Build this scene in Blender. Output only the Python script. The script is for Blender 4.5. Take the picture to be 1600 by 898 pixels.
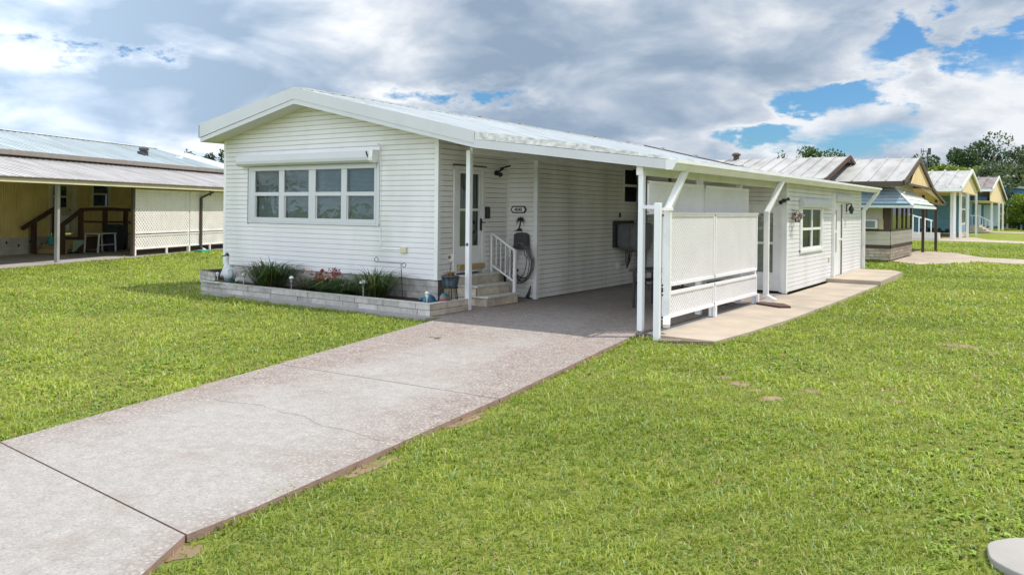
import bpy, math, random
import numpy as np
from mathutils import Vector, Matrix
random.seed(7)
rng = np.random.default_rng(7)
for o in list(bpy.data.objects): bpy.data.objects.remove(o)
SC = bpy.context.scene
COL = SC.collection
R = math.radians

# ------------------------------------------------------------------ camera
cam = bpy.data.cameras.new('camera'); camo = bpy.data.objects.new('camera', cam); COL.objects.link(camo)
YAW = math.atan2(845, 1250)
H_CAM = 1.85
F3 = Vector((-math.sin(YAW), math.cos(YAW), 0)); R3 = Vector((math.cos(YAW), math.sin(YAW), 0)); Z3 = Vector((0, 0, 1))
rot = Matrix((R3, Z3, -F3)).transposed() @ Matrix.Rotation(0.0107, 3, 'Z')
camo.matrix_world = Matrix.Translation((0, 0, H_CAM)) @ rot.to_4x4()
cam.sensor_width = 36; cam.lens = 36 * 1250 / 1600; cam.shift_y = -121.7 / 1600
cam.clip_start = 0.05; cam.clip_end = 3000
SC.camera = camo
SC.render.resolution_x = 1024; SC.render.resolution_y = 574

# ------------------------------------------------------------------ light
SUN = Vector((0.42, 0.33, 1.0)).normalized()
EL = math.asin(SUN.z); AZ = math.atan2(SUN.x, SUN.y)
sl = bpy.data.lights.new('sun', 'SUN'); sl.energy = 4.2; sl.angle = R(0.6); sl.color = (1.0, 0.955, 0.88)
so = bpy.data.objects.new('sun', sl); COL.objects.link(so); so.location = (0, 0, 30)
so.rotation_euler = (-SUN).to_track_quat('-Z', 'Y').to_euler()
SC.view_settings.view_transform = 'Standard'; SC.view_settings.look = 'None'
SC.view_settings.gamma = 1.0; SC.view_settings.use_curve_mapping = False
SC.view_settings.exposure = 0.13
SC.render.engine = 'CYCLES'

def pixdir(u, v):
    a = math.cos(.0107) * (u - 800) + math.sin(.0107) * (v - 327.3)
    b = -math.sin(.0107) * (u - 800) + math.cos(.0107) * (v - 327.3)
    return (F3 * 1250 + R3 * a - Z3 * b).normalized()

# ------------------------------------------------------------------ world: physical sky seen through broken cloud
W = bpy.data.worlds.new('World'); SC.world = W; W.use_nodes = True
def build_world():
    nt = W.node_tree; N = nt.nodes; L = nt.links; N.clear()
    def n(t, **k):
        x = N.new(t)
        for a, b in k.items(): setattr(x, a, b)
        return x
    def math_(op, a, b=None, c=None, clamp=False):
        m = n('ShaderNodeMath', operation=op); m.use_clamp = clamp
        for i, q in enumerate((a, b, c)):
            if q is None: continue
            if hasattr(q, 'is_linked'): L.new(q, m.inputs[i])
            else: m.inputs[i].default_value = q
        return m.outputs[0]
    def mixc(f, a, b, bt='MIX'):
        m = n('ShaderNodeMix', data_type='RGBA', blend_type=bt)
        for i, q in ((0, f), (6, a), (7, b)):
            if hasattr(q, 'is_linked'): L.new(q, m.inputs[i])
            elif i == 0: m.inputs[i].default_value = q
            else: m.inputs[i].default_value = (*q, 1)
        return m.outputs[2]
    def smooth(x, a, b):
        m = n('ShaderNodeMapRange', interpolation_type='SMOOTHSTEP')
        L.new(x, m.inputs[0]); m.inputs[1].default_value = a; m.inputs[2].default_value = b
        return m.outputs[0]
    out = n('ShaderNodeOutputWorld'); bg = n('ShaderNodeBackground'); L.new(bg.outputs[0], out.inputs[0])
    tc = n('ShaderNodeTexCoord'); d = tc.outputs['Generated']
    sep = n('ShaderNodeSeparateXYZ'); L.new(d, sep.inputs[0])
    sky = n('ShaderNodeTexSky'); sky.sky_type = 'NISHITA'; sky.sun_disc = False
    sky.sun_elevation = EL; sky.sun_rotation = AZ; sky.altitude = 20; sky.air_density = 1.0; sky.dust_density = 0.7; sky.ozone_density = 2.0
    # cloud layer coordinates: flattened towards the horizon
    zz = math_('POWER', math_('MAXIMUM', sep.outputs[2], 0.0), 0.85)
    cmb = n('ShaderNodeCombineXYZ'); L.new(sep.outputs[0], cmb.inputs[0]); L.new(sep.outputs[1], cmb.inputs[1]); L.new(math_('MULTIPLY', zz, 2.0), cmb.inputs[2])
    def fbm(vec, scale, detail, rough, dist=0.0, off=(0, 0, 0)):
        mp = n('ShaderNodeMapping'); L.new(vec, mp.inputs[0]); mp.inputs[1].default_value = off
        t = n('ShaderNodeTexNoise'); L.new(mp.outputs[0], t.inputs[0]); t.inputs['Scale'].default_value = scale
        t.inputs['Detail'].default_value = detail; t.inputs['Roughness'].default_value = rough; t.inputs['Distortion'].default_value = dist
        return t.outputs[0]
    P = cmb.outputs[0]
    big = fbm(P, 2.1, 4, 0.5, 0.2, (3.1, 7.7, 0))
    det = fbm(P, 4.6, 10, 0.56, 0.25, (1.3, 2.2, 0))
    cov = math_('ADD', math_('MULTIPLY', math_('ADD', math_('MULTIPLY', big, 0.8), math_('MULTIPLY', det, 1.5)), 1.0), -0.60)
    # same field sampled a little towards the sun: bright rims and shaded bases
    lit = math_('SUBTRACT', fbm(P, 6.0, 6, 0.5, 0.5, (1.3, 2.2, 0)), fbm(P, 6.0, 6, 0.5, 0.5, (1.3 + .12, 2.2 + .08, 0.26)))
    brk = smooth(math_('ADD', math_('MULTIPLY', fbm(P, 8.0, 9, 0.6, 0.3, (5, 1, 2)), 0.7), math_('MULTIPLY', det, 0.3)), 0.60, 0.46)
    brk = math_('ADD', math_('MULTIPLY', brk, 0.75), 0.25)
    # openings and thick banks at their own places in the sky
    wob = math_('MULTIPLY', math_('SUBTRACT', fbm(P, 9.0, 8, 0.62), 0.5), 0.085)
    for (u, v, r, amt, ex) in [(1560,10,.060,-.40,2.2), (1440,45,.035,-.38,1.6), (1400,110,.018,-.2,2.5), (1520,75,.03,-.28,2.6), (1330,150,.010,-.40,5), (1330,208,.024,-.46,3.2), (1250,155,.012,-.3,3), (1400,235,.016,-.25,3.5), (1090,208,.010,-.3,5), (775,146,.020,-.44,2.0), (665,152,.012,-.36,5),
                               (75,82,.014,-.42,4.), (240,93,.009,-.40,5.0), (290,110,.010,-.40,3.5), (290,145,.020,-.36,.6), (700,150,.014,-.40,4), (1130,212,.010,-.4,5), (350,78,.008,-.25,5.),
                               (450,40,.18,.20,2.5), (950,70,.20,.22,2.2), (150,200,.10,.12,2.2), (1560,200,.05,.2,2), (1320,110,.03,.14,3), (1520,112,.025,.12,3), (700,230,.1,.1,3), (1180,110,.07,.14,1.2), (1180,190,.012,.2,8)]:
        c = pixdir(u, v)
        rt = Vector((c.y, -c.x, 0)).normalized(); up = rt.cross(c)
        def dot(v3):
            q = n('ShaderNodeVectorMath', operation='DOT_PRODUCT'); L.new(d, q.inputs[0]); q.inputs[1].default_value = v3
            return q.outputs['Value']
        a = math_('DIVIDE', dot(rt), ex); b = dot(up)
        b = math_('SUBTRACT', b, c.dot(up)); a = math_('SUBTRACT', a, c.dot(rt) / ex)
        f = dot(c)
        rr = math_('SQRT', math_('ADD', math_('MULTIPLY', a, a), math_('MULTIPLY', b, b)))
        rr = math_('ADD', rr, wob)
        g = math_('SUBTRACT', 1.0, smooth(rr, 0.0, r * 2.4))
        g = math_('MULTIPLY', g, math_('GREATER_THAN', f, 0.2))
        if amt < 0: g = math_('MULTIPLY', g, brk)
        cov = math_('ADD', cov, math_('MULTIPLY', g, amt * (1.25 if amt < 0 else 1.0)))
    mask = smooth(cov, 0.10, 0.55)
    # cloud brightness: thick = grey-blue base, thin / sunward = white
    thick = smooth(cov, 0.45, 1.05)
    fine = fbm(P, 11.0, 8, 0.6, 0.2, (9, 4, 0))
    low = smooth(sep.outputs[2], 0.26, 0.02)
    tone = math_('ADD', math_('MULTIPLY', thick, -0.36), math_('ADD', 0.60, math_('MULTIPLY', low, 0.10)))
    tone = math_('ADD', tone, math_('MULTIPLY', lit, 2.3))
    tone = math_('ADD', tone, math_('MULTIPLY', math_('SUBTRACT', fine, 0.5), 0.28))
    tone = math_('ADD', tone, math_('MULTIPLY', math_('SUBTRACT', big, 0.5), -0.9), clamp=True)
    ramp = n('ShaderNodeValToRGB'); L.new(tone, ramp.inputs[0])
    el = ramp.color_ramp.elements
    el[0].position = 0.0; el[0].color = (.275, .365, .48, 1)
    el[1].position = 1.0; el[1].color = (.80, .825, .86, 1)
    e = el.new(0.35); e.color = (.40, .48, .59, 1)
    e = el.new(0.65); e.color = (.56, .615, .69, 1)
    K = 10.0    # background strength 0.1 x 10 = the cloud radiance itself
    cl = n('ShaderNodeVectorMath', operation='SCALE'); L.new(ramp.outputs[0], cl.inputs[0])
    # unseen clouds opposite the sun, brightened to add fill on the shaded walls
    dy = n('ShaderNodeVectorMath', operation='DOT_PRODUCT'); L.new(d, dy.inputs[0]); dy.inputs[1].default_value = (-0.55, -0.8, 0.1)
    br = n('ShaderNodeMapRange', interpolation_type='SMOOTHSTEP'); L.new(dy.outputs['Value'], br.inputs[0])
    br.inputs[1].default_value = -0.35; br.inputs[2].default_value = 0.9; br.inputs[3].default_value = K * 1.02; br.inputs[4].default_value = K * 2.9
    L.new(br.outputs[0], cl.inputs['Scale'])
    skyc = mixc(1.0, sky.outputs[0], (0.60, 1.0, 1.32), 'MULTIPLY')
    sks = n('ShaderNodeVectorMath', operation='SCALE'); L.new(skyc, sks.inputs[0]); sks.inputs['Scale'].default_value = 0.82
    fin = mixc(mask, sks.outputs[0], cl.outputs[0])
    L.new(fin, bg.inputs[0]); bg.inputs[1].default_value = 0.1
build_world()

# ------------------------------------------------------------------ helpers
class MB:
    """collects shapes and links them as ONE mesh object"""
    def __init__(s): s.v = []; s.f = []; s.m = []; s.t = []
    def add(s, vs, fs, mi=0, tone=0.5):
        k = len(s.v); s.v += [tuple(p) for p in vs]
        for f in fs: s.f.append([i + k for i in f]); s.m.append(mi); s.t.append(tone)
    def box(s, x0, x1, y0, y1, z0, z1, mi=0, tone=0.5):
        if x0 > x1: x0, x1 = x1, x0
        if y0 > y1: y0, y1 = y1, y0
        if z0 > z1: z0, z1 = z1, z0
        s.add([(x0,y0,z0),(x1,y0,z0),(x1,y1,z0),(x0,y1,z0),(x0,y0,z1),(x1,y0,z1),(x1,y1,z1),(x0,y1,z1)],
              [(0,3,2,1),(4,5,6,7),(0,1,5,4),(1,2,6,5),(2,3,7,6),(3,0,4,7)], mi, tone)
    def bar(s, a, b, w, h, up=(0,0,1), mi=0, tone=0.5):
        a = Vector(a); b = Vector(b); d = (b - a).normalized(); u = Vector(up)
        sd = d.cross(u)
        if sd.length < 1e-4: sd = d.cross(Vector((1,0,0)))
        sd.normalize(); u = sd.cross(d).normalized(); sd *= w/2; u *= h/2
        s.add([a-sd-u,a+sd-u,a+sd+u,a-sd+u,b-sd-u,b+sd-u,b+sd+u,b-sd+u],
              [(0,1,2,3),(7,6,5,4),(0,4,5,1),(1,5,6,2),(2,6,7,3),(3,7,4,0)], mi, tone)
    def prism(s, pts, vec, mi=0, tone=0.5, side=None):
        pts = [Vector(p) for p in pts]; vec = Vector(vec); n = len(pts)
        s.add(pts + [p + vec for p in pts], [tuple(range(n))[::-1], tuple(range(n, 2*n))], mi, tone)
        k = len(s.v) - 2*n
        for i in range(n):
            j = (i+1) % n; s.f.append([k+i, k+j, k+n+j, k+n+i]); s.m.append(mi if side is None else side); s.t.append(tone)
    def tube(s, pts, r, n=8, closed=False, mi=0, tone=0.5):
        pts = [Vector(p) for p in pts]; m = len(pts); rings = []
        rr = r if isinstance(r, (list, tuple)) else [r]*m
        prev = None
        for i, p in enumerate(pts):
            if closed: d = pts[(i+1) % m] - pts[i-1]
            else: d = pts[min(i+1, m-1)] - pts[max(i-1, 0)]
            if d.length < 1e-9: d = Vector((0,0,1))
            d.normalize()
            a = prev if prev is not None else (Vector((0,0,1)) if abs(d.z) < .9 else Vector((1,0,0)))
            a = (a - d*a.dot(d))
            if a.length < 1e-6: a = d.orthogonal()
            a.normalize(); prev = a; b = d.cross(a)
            rings.append([p + (a*math.cos(2*math.pi*k/n) + b*math.sin(2*math.pi*k/n))*rr[i] for k in range(n)])
        vs = [q for rg in rings for q in rg]; fs = []
        for i in range(m if closed else m-1):
            j = (i+1) % m
            for k in range(n): fs.append((i*n+k, i*n+(k+1)%n, j*n+(k+1)%n, j*n+k))
        if not closed: fs += [tuple(range(n))[::-1], tuple(range((m-1)*n, m*n))]
        s.add(vs, fs, mi, tone)
    def lathe(s, c, prof, n=20, mi=0, tone=0.5, sx=1, sy=1):
        vs = []; fs = []
        for r, z in prof:
            for k in range(n): vs.append((c[0]+r*sx*math.cos(2*math.pi*k/n), c[1]+r*sy*math.sin(2*math.pi*k/n), c[2]+z))
        for i in range(len(prof)-1):
            for k in range(n): fs.append((i*n+k, i*n+(k+1)%n, (i+1)*n+(k+1)%n, (i+1)*n+k))
        fs += [tuple(range(n))[::-1], tuple(range((len(prof)-1)*n, len(prof)*n))]
        s.add(vs, fs, mi, tone)
    def ell(s, c, rx, ry, rz, n=14, mi=0, tone=0.5):
        s.lathe((c[0],c[1],c[2]), [(max(1e-3,math.sin(a)), -math.cos(a)*rz) for a in [math.pi*i/10 for i in range(11)]], n, mi, tone, rx, ry)
    def build(s, name, mats, parent=None, smooth=False, local=False):
        me = bpy.data.meshes.new(name)
        vs = s.v
        if parent is not None and not local:
            q = Vector(root_loc(parent)); vs = [(a-q.x, b-q.y, c-q.z) for a, b, c in vs]
        me.from_pydata(vs, [], s.f)
        if not isinstance(mats, (list, tuple)): mats = [mats]
        for m in mats: me.materials.append(m)
        me.polygons.foreach_set('material_index', s.m)
        at = me.attributes.new('tone', 'FLOAT', 'FACE'); at.data.foreach_set('value', s.t)
        if smooth: me.polygons.foreach_set('use_smooth', [True]*len(s.f))
        me.update()
        o = bpy.data.objects.new(name, me); COL.objects.link(o)
        if parent is not None: o.parent = parent
        return o
def root_loc(o):
    v = Vector((0,0,0))
    while o is not None: v += o.location; o = o.parent
    return v
def tag(o, label=None, cat=None, group=None, kind=None):
    if label: o['label'] = label
    if cat: o['category'] = cat
    if group: o['group'] = group
    if kind: o['kind'] = kind
    return o
def thing(name, label, cat, loc=(0,0,0), rz=0, group=None):
    o = bpy.data.objects.new(name, None); COL.objects.link(o); o.location = loc; o.rotation_euler = (0,0,rz); o.empty_display_size = .2
    return tag(o, label, cat, group)
def copy_tree(o, parent=None):
    c = o.copy(); COL.objects.link(c)
    if parent is not None: c.parent = parent
    for ch in [q for q in bpy.data.objects if q.parent == o]: copy_tree(ch, c)
    return c
def inpoly(P, poly):
    x = P[:, 0]; y = P[:, 1]; r = np.zeros(len(P), bool); n = len(poly)
    for i in range(n):
        x0, y0 = poly[i]; x1, y1 = poly[(i+1) % n]
        c = ((y0 > y) != (y1 > y)) & (x < (x1-x0)*(y-y0)/((y1-y0) or 1e-9)+x0); r ^= c
    return r

# ------------------------------------------------------------------ materials
def M(name, rgb, rough=.6, var=.12, scale=3.0, bump=0, bscale=60, tone=0, rgb2=None, f2=.5, s2=1.0, stretch=(1,1,1), metal=0, spec=.5, w2=.12, detail=5):
    m = bpy.data.materials.new(name); m.use_nodes = True; nt = m.node_tree; N = nt.nodes; L = nt.links
    b = N['Principled BSDF']; b.inputs['Roughness'].default_value = rough; b.inputs['Metallic'].default_value = metal
    b.inputs['Specular IOR Level'].default_value = spec
    tc = N.new('ShaderNodeTexCoord'); mp = N.new('ShaderNodeMapping'); L.new(tc.outputs['Object'], mp.inputs[0]); mp.inputs['Scale'].default_value = stretch
    def noise(s, d=detail):
        t = N.new('ShaderNodeTexNoise'); L.new(mp.outputs[0], t.inputs[0]); t.inputs['Scale'].default_value = s; t.inputs['Detail'].default_value = d; return t.outputs[0]
    def mr(x, a, bb, lo, hi):
        q = N.new('ShaderNodeMapRange'); L.new(x, q.inputs[0]); q.inputs[1].default_value = a; q.inputs[2].default_value = bb; q.inputs[3].default_value = lo; q.inputs[4].default_value = hi; return q.outputs[0]
    base = N.new('ShaderNodeRGB'); base.outputs[0].default_value = (*rgb, 1); c = base.outputs[0]
    if rgb2:
        mx = N.new('ShaderNodeMix'); mx.data_type = 'RGBA'; L.new(mr(noise(s2), f2-w2, f2+w2, 0, 1), mx.inputs[0]); L.new(c, mx.inputs[6]); mx.inputs[7].default_value = (*rgb2, 1); c = mx.outputs[2]
    val = mr(noise(scale), .3, .7, 1-var, 1+var)
    if tone:
        at = N.new('ShaderNodeAttribute'); at.attribute_name = 'tone'
        tv = mr(at.outputs['Fac'], 0, 1, 1-tone, 1+tone); q = N.new('ShaderNodeMath'); q.operation = 'MULTIPLY'; L.new(val, q.inputs[0]); L.new(tv, q.inputs[1]); val = q.outputs[0]
    sc = N.new('ShaderNodeVectorMath'); sc.operation = 'SCALE'; L.new(c, sc.inputs[0]); L.new(val, sc.inputs['Scale']); L.new(sc.outputs[0], b.inputs['Base Color'])
    if bump:
        bp = N.new('ShaderNodeBump'); bp.inputs['Strength'].default_value = bump; bp.inputs['Distance'].default_value = .01; L.new(noise(bscale, 3), bp.inputs['Height']); L.new(bp.outputs[0], b.inputs['Normal'])
    return m
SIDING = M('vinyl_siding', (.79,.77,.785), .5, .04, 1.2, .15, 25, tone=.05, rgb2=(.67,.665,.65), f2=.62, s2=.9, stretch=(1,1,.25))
SIDING_T = M('vinyl_siding_grime_lap_shade', (.83,.81,.78), .5, .07, 1.2, .15, 25, tone=.10, rgb2=(.66,.63,.575), f2=.55, s2=.9, stretch=(1,1,.3))  # grime noise; the tone term also carries painted shade in the grooves
WHITE = M('white_trim', (.80,.80,.79), .4, .05, 2, rgb2=(.66,.65,.61), f2=.66, s2=2.5)
FASCIA = M('white_fascia_metal', (.60,.605,.63), .42, .03, 1.5, rgb2=(.56,.565,.58), f2=.62, s2=1.3, stretch=(1,1,.4))
POSTW = M('post_white', (.80,.81,.82), .38, .04, 3)
LATT = M('vinyl_lattice', (.84,.81,.83), .45, .04, 2)
ROOFW = M('white_roof_pan', (.50,.53,.54), .45, .10, 1.4, rgb2=(.36,.38,.385), f2=.6, s2=2.2, stretch=(.35,1.4,1))
DIRTY = M('weathered_roof_edge', (.80,.80,.78), .5, .08, 5, rgb2=(.42,.38,.36), f2=.55, s2=8, stretch=(1,1,1.6), w2=.16)
SOFFIT = M('soffit', (.66,.65,.62), .6, .05, 2)
STONE = M('skirt_stone', (.46,.435,.41), .85, .16, 9, .5, 45, tone=.22, rgb2=(.40,.37,.35), f2=.55, s2=5)
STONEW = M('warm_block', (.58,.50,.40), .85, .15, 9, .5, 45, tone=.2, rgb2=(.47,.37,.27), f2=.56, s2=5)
MORTAR = M('dark_mortar', (.10,.09,.085), .9)
CAP = M('cap_stone', (.56,.54,.50), .85, .14, 8, .4, 50)
CONC = M('patio_concrete', (.44,.365,.285), .9, .12, 1.6, .3, 140, rgb2=(.36,.31,.25), f2=.55, s2=1.1)
CONCG = M('grey_concrete', (.33,.31,.285), .9, .12, 2, .3, 120)
BLACK = M('black_metal', (.018,.018,.02), .42, .1)
DGREY = M('charcoal_plastic', (.055,.057,.062), .6, .12, 6)
COVER = M('grey_cover_fabric', (.21,.215,.225), .8, .12, 8, .3, 200)
HOSE = M('grey_hose', (.13,.125,.12), .5, .15, 8)
MULCH = M('red_mulch', (.075,.032,.022), .95, .4, 30, 1.0, 70, rgb2=(.035,.02,.015), f2=.5, s2=40)
SOIL = M('bare_soil', (.30,.20,.125), .95, .25, 12, .8, 60, rgb2=(.20,.15,.08), f2=.5, s2=6)
TANW = M('tan_wood', (.42,.30,.14), .7, .12, 4, stretch=(1,6,6))
BROWN = M('brown_lumber', (.075,.038,.022), .75, .2, 4, stretch=(3,1,1))
BROWNT = M('brown_trim', (.085,.055,.04), .6, .1)
YWALL = M('yellow_wall', (.78,.62,.25), .6, .08, 1.5, rgb2=(.70,.55,.22), f2=.55, s2=2)
YTRIM = M('cream_trim', (.66,.60,.42), .6, .06)
BEIGE = M('beige_siding', (.62,.58,.49), .65, .06, 2)
YGABLE = M('yellow_gable', (.80,.60,.32), .7, .08, 1.6, rgb2=(.70,.52,.28), f2=.56, s2=3)
YPALE = M('pale_yellow_gable', (.80,.63,.38), .7, .06, 2)
BLUE = M('blue_siding', (.12,.27,.39), .6, .08, 2)
BLUEP = M('pale_blue_door', (.38,.52,.66), .5, .05)
METALR = M('seam_metal_roof', (.42,.415,.40), .5, .12, .7, rgb2=(.30,.29,.275), f2=.55, s2=1.5, stretch=(1.5,.4,1))
METALW = M('weathered_metal_roof', (.24,.215,.20), .55, .15, 1.5, rgb2=(.15,.115,.10), f2=.52, s2=1.2, stretch=(2,.5,1))
ROOFB = M('bluish_metal_roof', (.52,.58,.60), .45, .08, .8, rgb2=(.42,.47,.49), f2=.55, s2=1.1, stretch=(.4,2,1))
ROOFG = M('grey_patio_roof', (.60,.58,.57), .5, .12, 1.2, rgb2=(.48,.455,.44), f2=.52, s2=1.8, stretch=(.4,2,1))
AWN = M('awning_slats', (.20,.28,.36), .5, .05)
AWNL = M('awning_light_slats', (.56,.62,.60), .5, .05)
TEAL = M('teal_paint', (.03,.30,.28), .5, .08)
AQUA = M('green_plastic', (.04,.40,.28), .4, .1)
BLIND = M('window_blind', (.30,.36,.36), .6, .06)
DARK = M('dark_interior', (.03,.034,.035), .8)
GLASSP = None
def glass(name, tint=(.62,.70,.70), refl=.14, ior=1.5):
    m = bpy.data.materials.new(name); m.use_nodes = True; nt = m.node_tree; N = nt.nodes; L = nt.links; N.remove(N['Principled BSDF'])
    t = N.new('ShaderNodeBsdfTransparent'); t.inputs[0].default_value = (*tint, 1)
    g = N.new('ShaderNodeBsdfGlossy'); g.inputs['Roughness'].default_value = .03
    tc = N.new('ShaderNodeTexCoord'); no = N.new('ShaderNodeTexNoise'); no.inputs['Scale'].default_value = 3.5; L.new(tc.outputs['Object'], no.inputs[0])
    bp = N.new('ShaderNodeBump'); bp.inputs['Strength'].default_value = .25; bp.inputs['Distance'].default_value = .02; L.new(no.outputs[0], bp.inputs['Height']); L.new(bp.outputs[0], g.inputs['Normal'])
    fr = N.new('ShaderNodeFresnel'); fr.inputs[0].default_value = ior
    ad = N.new('ShaderNodeMath'); ad.operation = 'ADD'; L.new(fr.outputs[0], ad.inputs[0]); ad.inputs[1].default_value = refl - .04
    mx = N.new('ShaderNodeMixShader'); L.new(ad.outputs[0], mx.inputs[0]); L.new(t.outputs[0], mx.inputs[1]); L.new(g.outputs[0], mx.inputs[2])
    L.new(mx.outputs[0], N['Material Output'].inputs[0]); return m
GLASS = glass('window_glass', (.74,.82,.82), .07, 1.4); GLASSD = glass('dark_glass', (.30,.33,.34), .05, 1.25); GLASSU = glass('side_glass', (.62,.64,.66), .02, 1.15)

def leaf_mat(name, rough=.5, trans=.3):
    m = bpy.data.materials.new(name); m.use_nodes = True; nt = m.node_tree; N = nt.nodes; L = nt.links
    b = N['Principled BSDF']; b.inputs['Roughness'].default_value = rough; b.inputs['Specular IOR Level'].default_value = .35
    at = N.new('ShaderNodeAttribute'); at.attribute_name = 'leafcol'; L.new(at.outputs['Color'], b.inputs['Base Color'])
    tr = N.new('ShaderNodeBsdfTranslucent'); sc = N.new('ShaderNodeVectorMath'); sc.operation = 'MULTIPLY'; L.new(at.outputs['Color'], sc.inputs[0]); sc.inputs[1].default_value = (1.15,1.3,.6); L.new(sc.outputs[0], tr.inputs[0])
    mx = N.new('ShaderNodeMixShader'); mx.inputs[0].default_value = trans; L.new(b.outputs[0], mx.inputs[1]); L.new(tr.outputs[0], mx.inputs[2]); L.new(mx.outputs[0], N['Material Output'].inputs[0]); return m
LEAF = leaf_mat('leaves', .5, .3); GRASSM = leaf_mat('grass_blades', .45, .35)

def np_mesh(name, V, Fq, Ft, cols, mat, parent=None):
    """V (n,3); Fq quads (a,4), Ft tris (b,3); per-face colours for quads then tris"""
    me = bpy.data.meshes.new(name); nq = len(Fq); nt = len(Ft); me.vertices.add(len(V)); me.vertices.foreach_set('co', V.astype(np.float32).ravel())
    loops = np.concatenate([Fq.ravel(), Ft.ravel()]) if nt else Fq.ravel()
    me.loops.add(len(loops)); me.loops.foreach_set('vertex_index', loops.astype(np.int32))
    st = np.concatenate([np.arange(nq)*4, nq*4+np.arange(nt)*3]).astype(np.int32)
    me.polygons.add(nq+nt); me.polygons.foreach_set('loop_start', st)
    me.materials.append(mat); me.update(calc_edges=True)
    at = me.attributes.new('leafcol', 'FLOAT_COLOR', 'FACE'); c4 = np.ones((nq+nt, 4), np.float32); c4[:, :3] = cols; at.data.foreach_set('color', c4.ravel())
    o = bpy.data.objects.new(name, me); COL.objects.link(o)
    if parent is not None: o.parent = parent
    return o
def blades(name, pos, ang, hgt, wid, lean, cols, mat, parent=None):
    n = len(pos); d = np.stack([np.cos(ang), np.sin(ang), np.zeros(n)], 1); s = np.stack([-np.sin(ang), np.cos(ang), np.zeros(n)], 1)
    up = np.array([0, 0, 1.0]); w = wid[:, None]/2; h = hgt[:, None]; l = lean[:, None]
    b0 = pos - s*w; b1 = pos + s*w; mid = pos + up*h*.62 + d*l*h*.38
    m0 = mid - s*w*.85; m1 = mid + s*w*.85; tip = pos + up*h*(1-.35*np.minimum(l, 1.6)) + d*l*h
    V = np.stack([b0, b1, m1, m0, tip], 1).reshape(-1, 3); k = np.arange(n)*5
    return np_mesh(name, V, np.stack([k, k+1, k+2, k+3], 1), np.stack([k+3, k+2, k+4], 1), np.concatenate([cols, cols*np.array([1.12,1.12,1.05])]), mat, parent)

def clip_half(poly, f):
    out = []; n = len(poly)
    for i in range(n):
        a = poly[i]; b = poly[(i+1) % n]; fa = f(a); fb = f(b)
        if fa >= 0: out.append(a)
        if (fa >= 0) != (fb >= 0):
            t = fa/(fa-fb); out.append((a[0]+(b[0]-a[0])*t, a[1]+(b[1]-a[1])*t))
    return out
def siding(mb, a, b, z0, top, outn, holes=(), course=.1, lap=.016, tone_j=.0):
    """lapped boards from a to b (xy), outward normal outn; top = list of (s, z) breakpoints; holes (s0,s1,z0,z1)"""
    a = Vector(a); b = Vector(b); Ln = (b-a).length; d = (b-a)/Ln; on = Vector(outn)
    ss = sorted(set([0, Ln] + [t[0] for t in top if 0 < t[0] < Ln] + [q for h in holes for q in h[:2] if 0 < q < Ln]))
    def tz(s):
        for (s0, h0), (s1, h1) in zip(top, top[1:]):
            if s0 <= s <= s1: return h0 + (h1-h0)*(s-s0)/((s1-s0) or 1)
        return top[-1][1]
    zmax = max(t[1] for t in top); k = 0
    while z0 + k*course < zmax:
        zc = z0 + k*course; k += 1
        zs = sorted(set([zc, zc+course*.80, zc+course*.91, zc+course] + [q for h in holes for q in h[2:4] if zc < q < zc+course]))
        for za, zb in zip(zs, zs[1:]):
            for sa, sb in zip(ss, ss[1:]):
                sm = (sa+sb)/2; zm = (za+zb)/2
                if any(h[0] < sm < h[1] and h[2] < zm < h[3] for h in holes): continue
                pl = [(sa, za), (sb, za), (sb, zb), (sa, zb)]
                ta, tb = tz(sa+1e-6), tz(sb-1e-6)
                if za >= max(ta, tb): continue
                if zb > min(ta, tb): pl = clip_half(pl, lambda p: ta+(tb-ta)*(p[0]-sa)/(sb-sa)-p[1])
                if len(pl) < 3: continue
                P = [(*(a + d*s + on*(lap*max(0., min(1., (.91-(z-zc)/course)/.11)))), z) for s, z in pl]
                mb.add(P, [tuple(range(len(P)))], 0, .5 if zm < zc+course*.80 else .12)  # groove faces darker: shade under the lap painted into the tone
                if za == zc and pl[0][1] == za:
                    q0 = a + d*sa + on*lap*.42; q1 = a + d*sb + on*lap*.42
                    mb.add([(*(q0), zc), (*(q1), zc), (*(q1+on*lap*.58), zc), (*(q0+on*lap*.58), zc)], [(0,1,2,3)], 0, .5)
def blocks(mb, a, b, z0, z1, rows, ln, th, outn, gap=.007, jit=.006):
    """courses of rough blocks over a dark backing"""
    a = Vector(a); b = Vector(b); L_ = (b-a).length; d = (b-a)/L_; on = Vector(outn); h = (z1-z0)/rows
    mb.prism([(*a, z0+.001), (*b, z0+.001), (*(b-on*(th-.02)), z0+.001), (*(a-on*(th-.02)), z0+.001)], (0,0,z1-z0-.004), 1)
    for r in range(rows):
        s = -random.random()*ln if r % 2 else 0
        while s < L_ - .01:
            l = ln*random.uniform(.8, 1.2); s0 = max(s, 0); s1 = min(s+l, L_); s += l
            if s1 - s0 < .03: continue
            o = .006 + random.random()*jit
            p0 = a + d*(s0+gap/2); p1 = a + d*(s1-gap/2); za = z0+r*h+gap/2; zb = z0+(r+1)*h-gap/2
            q = [p0 - on*.01, p1 - on*.01, p1 + on*o, p0 + on*o]
            mb.prism([(*t, za) for t in q], (0, 0, zb-za), 0, random.random())
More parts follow.
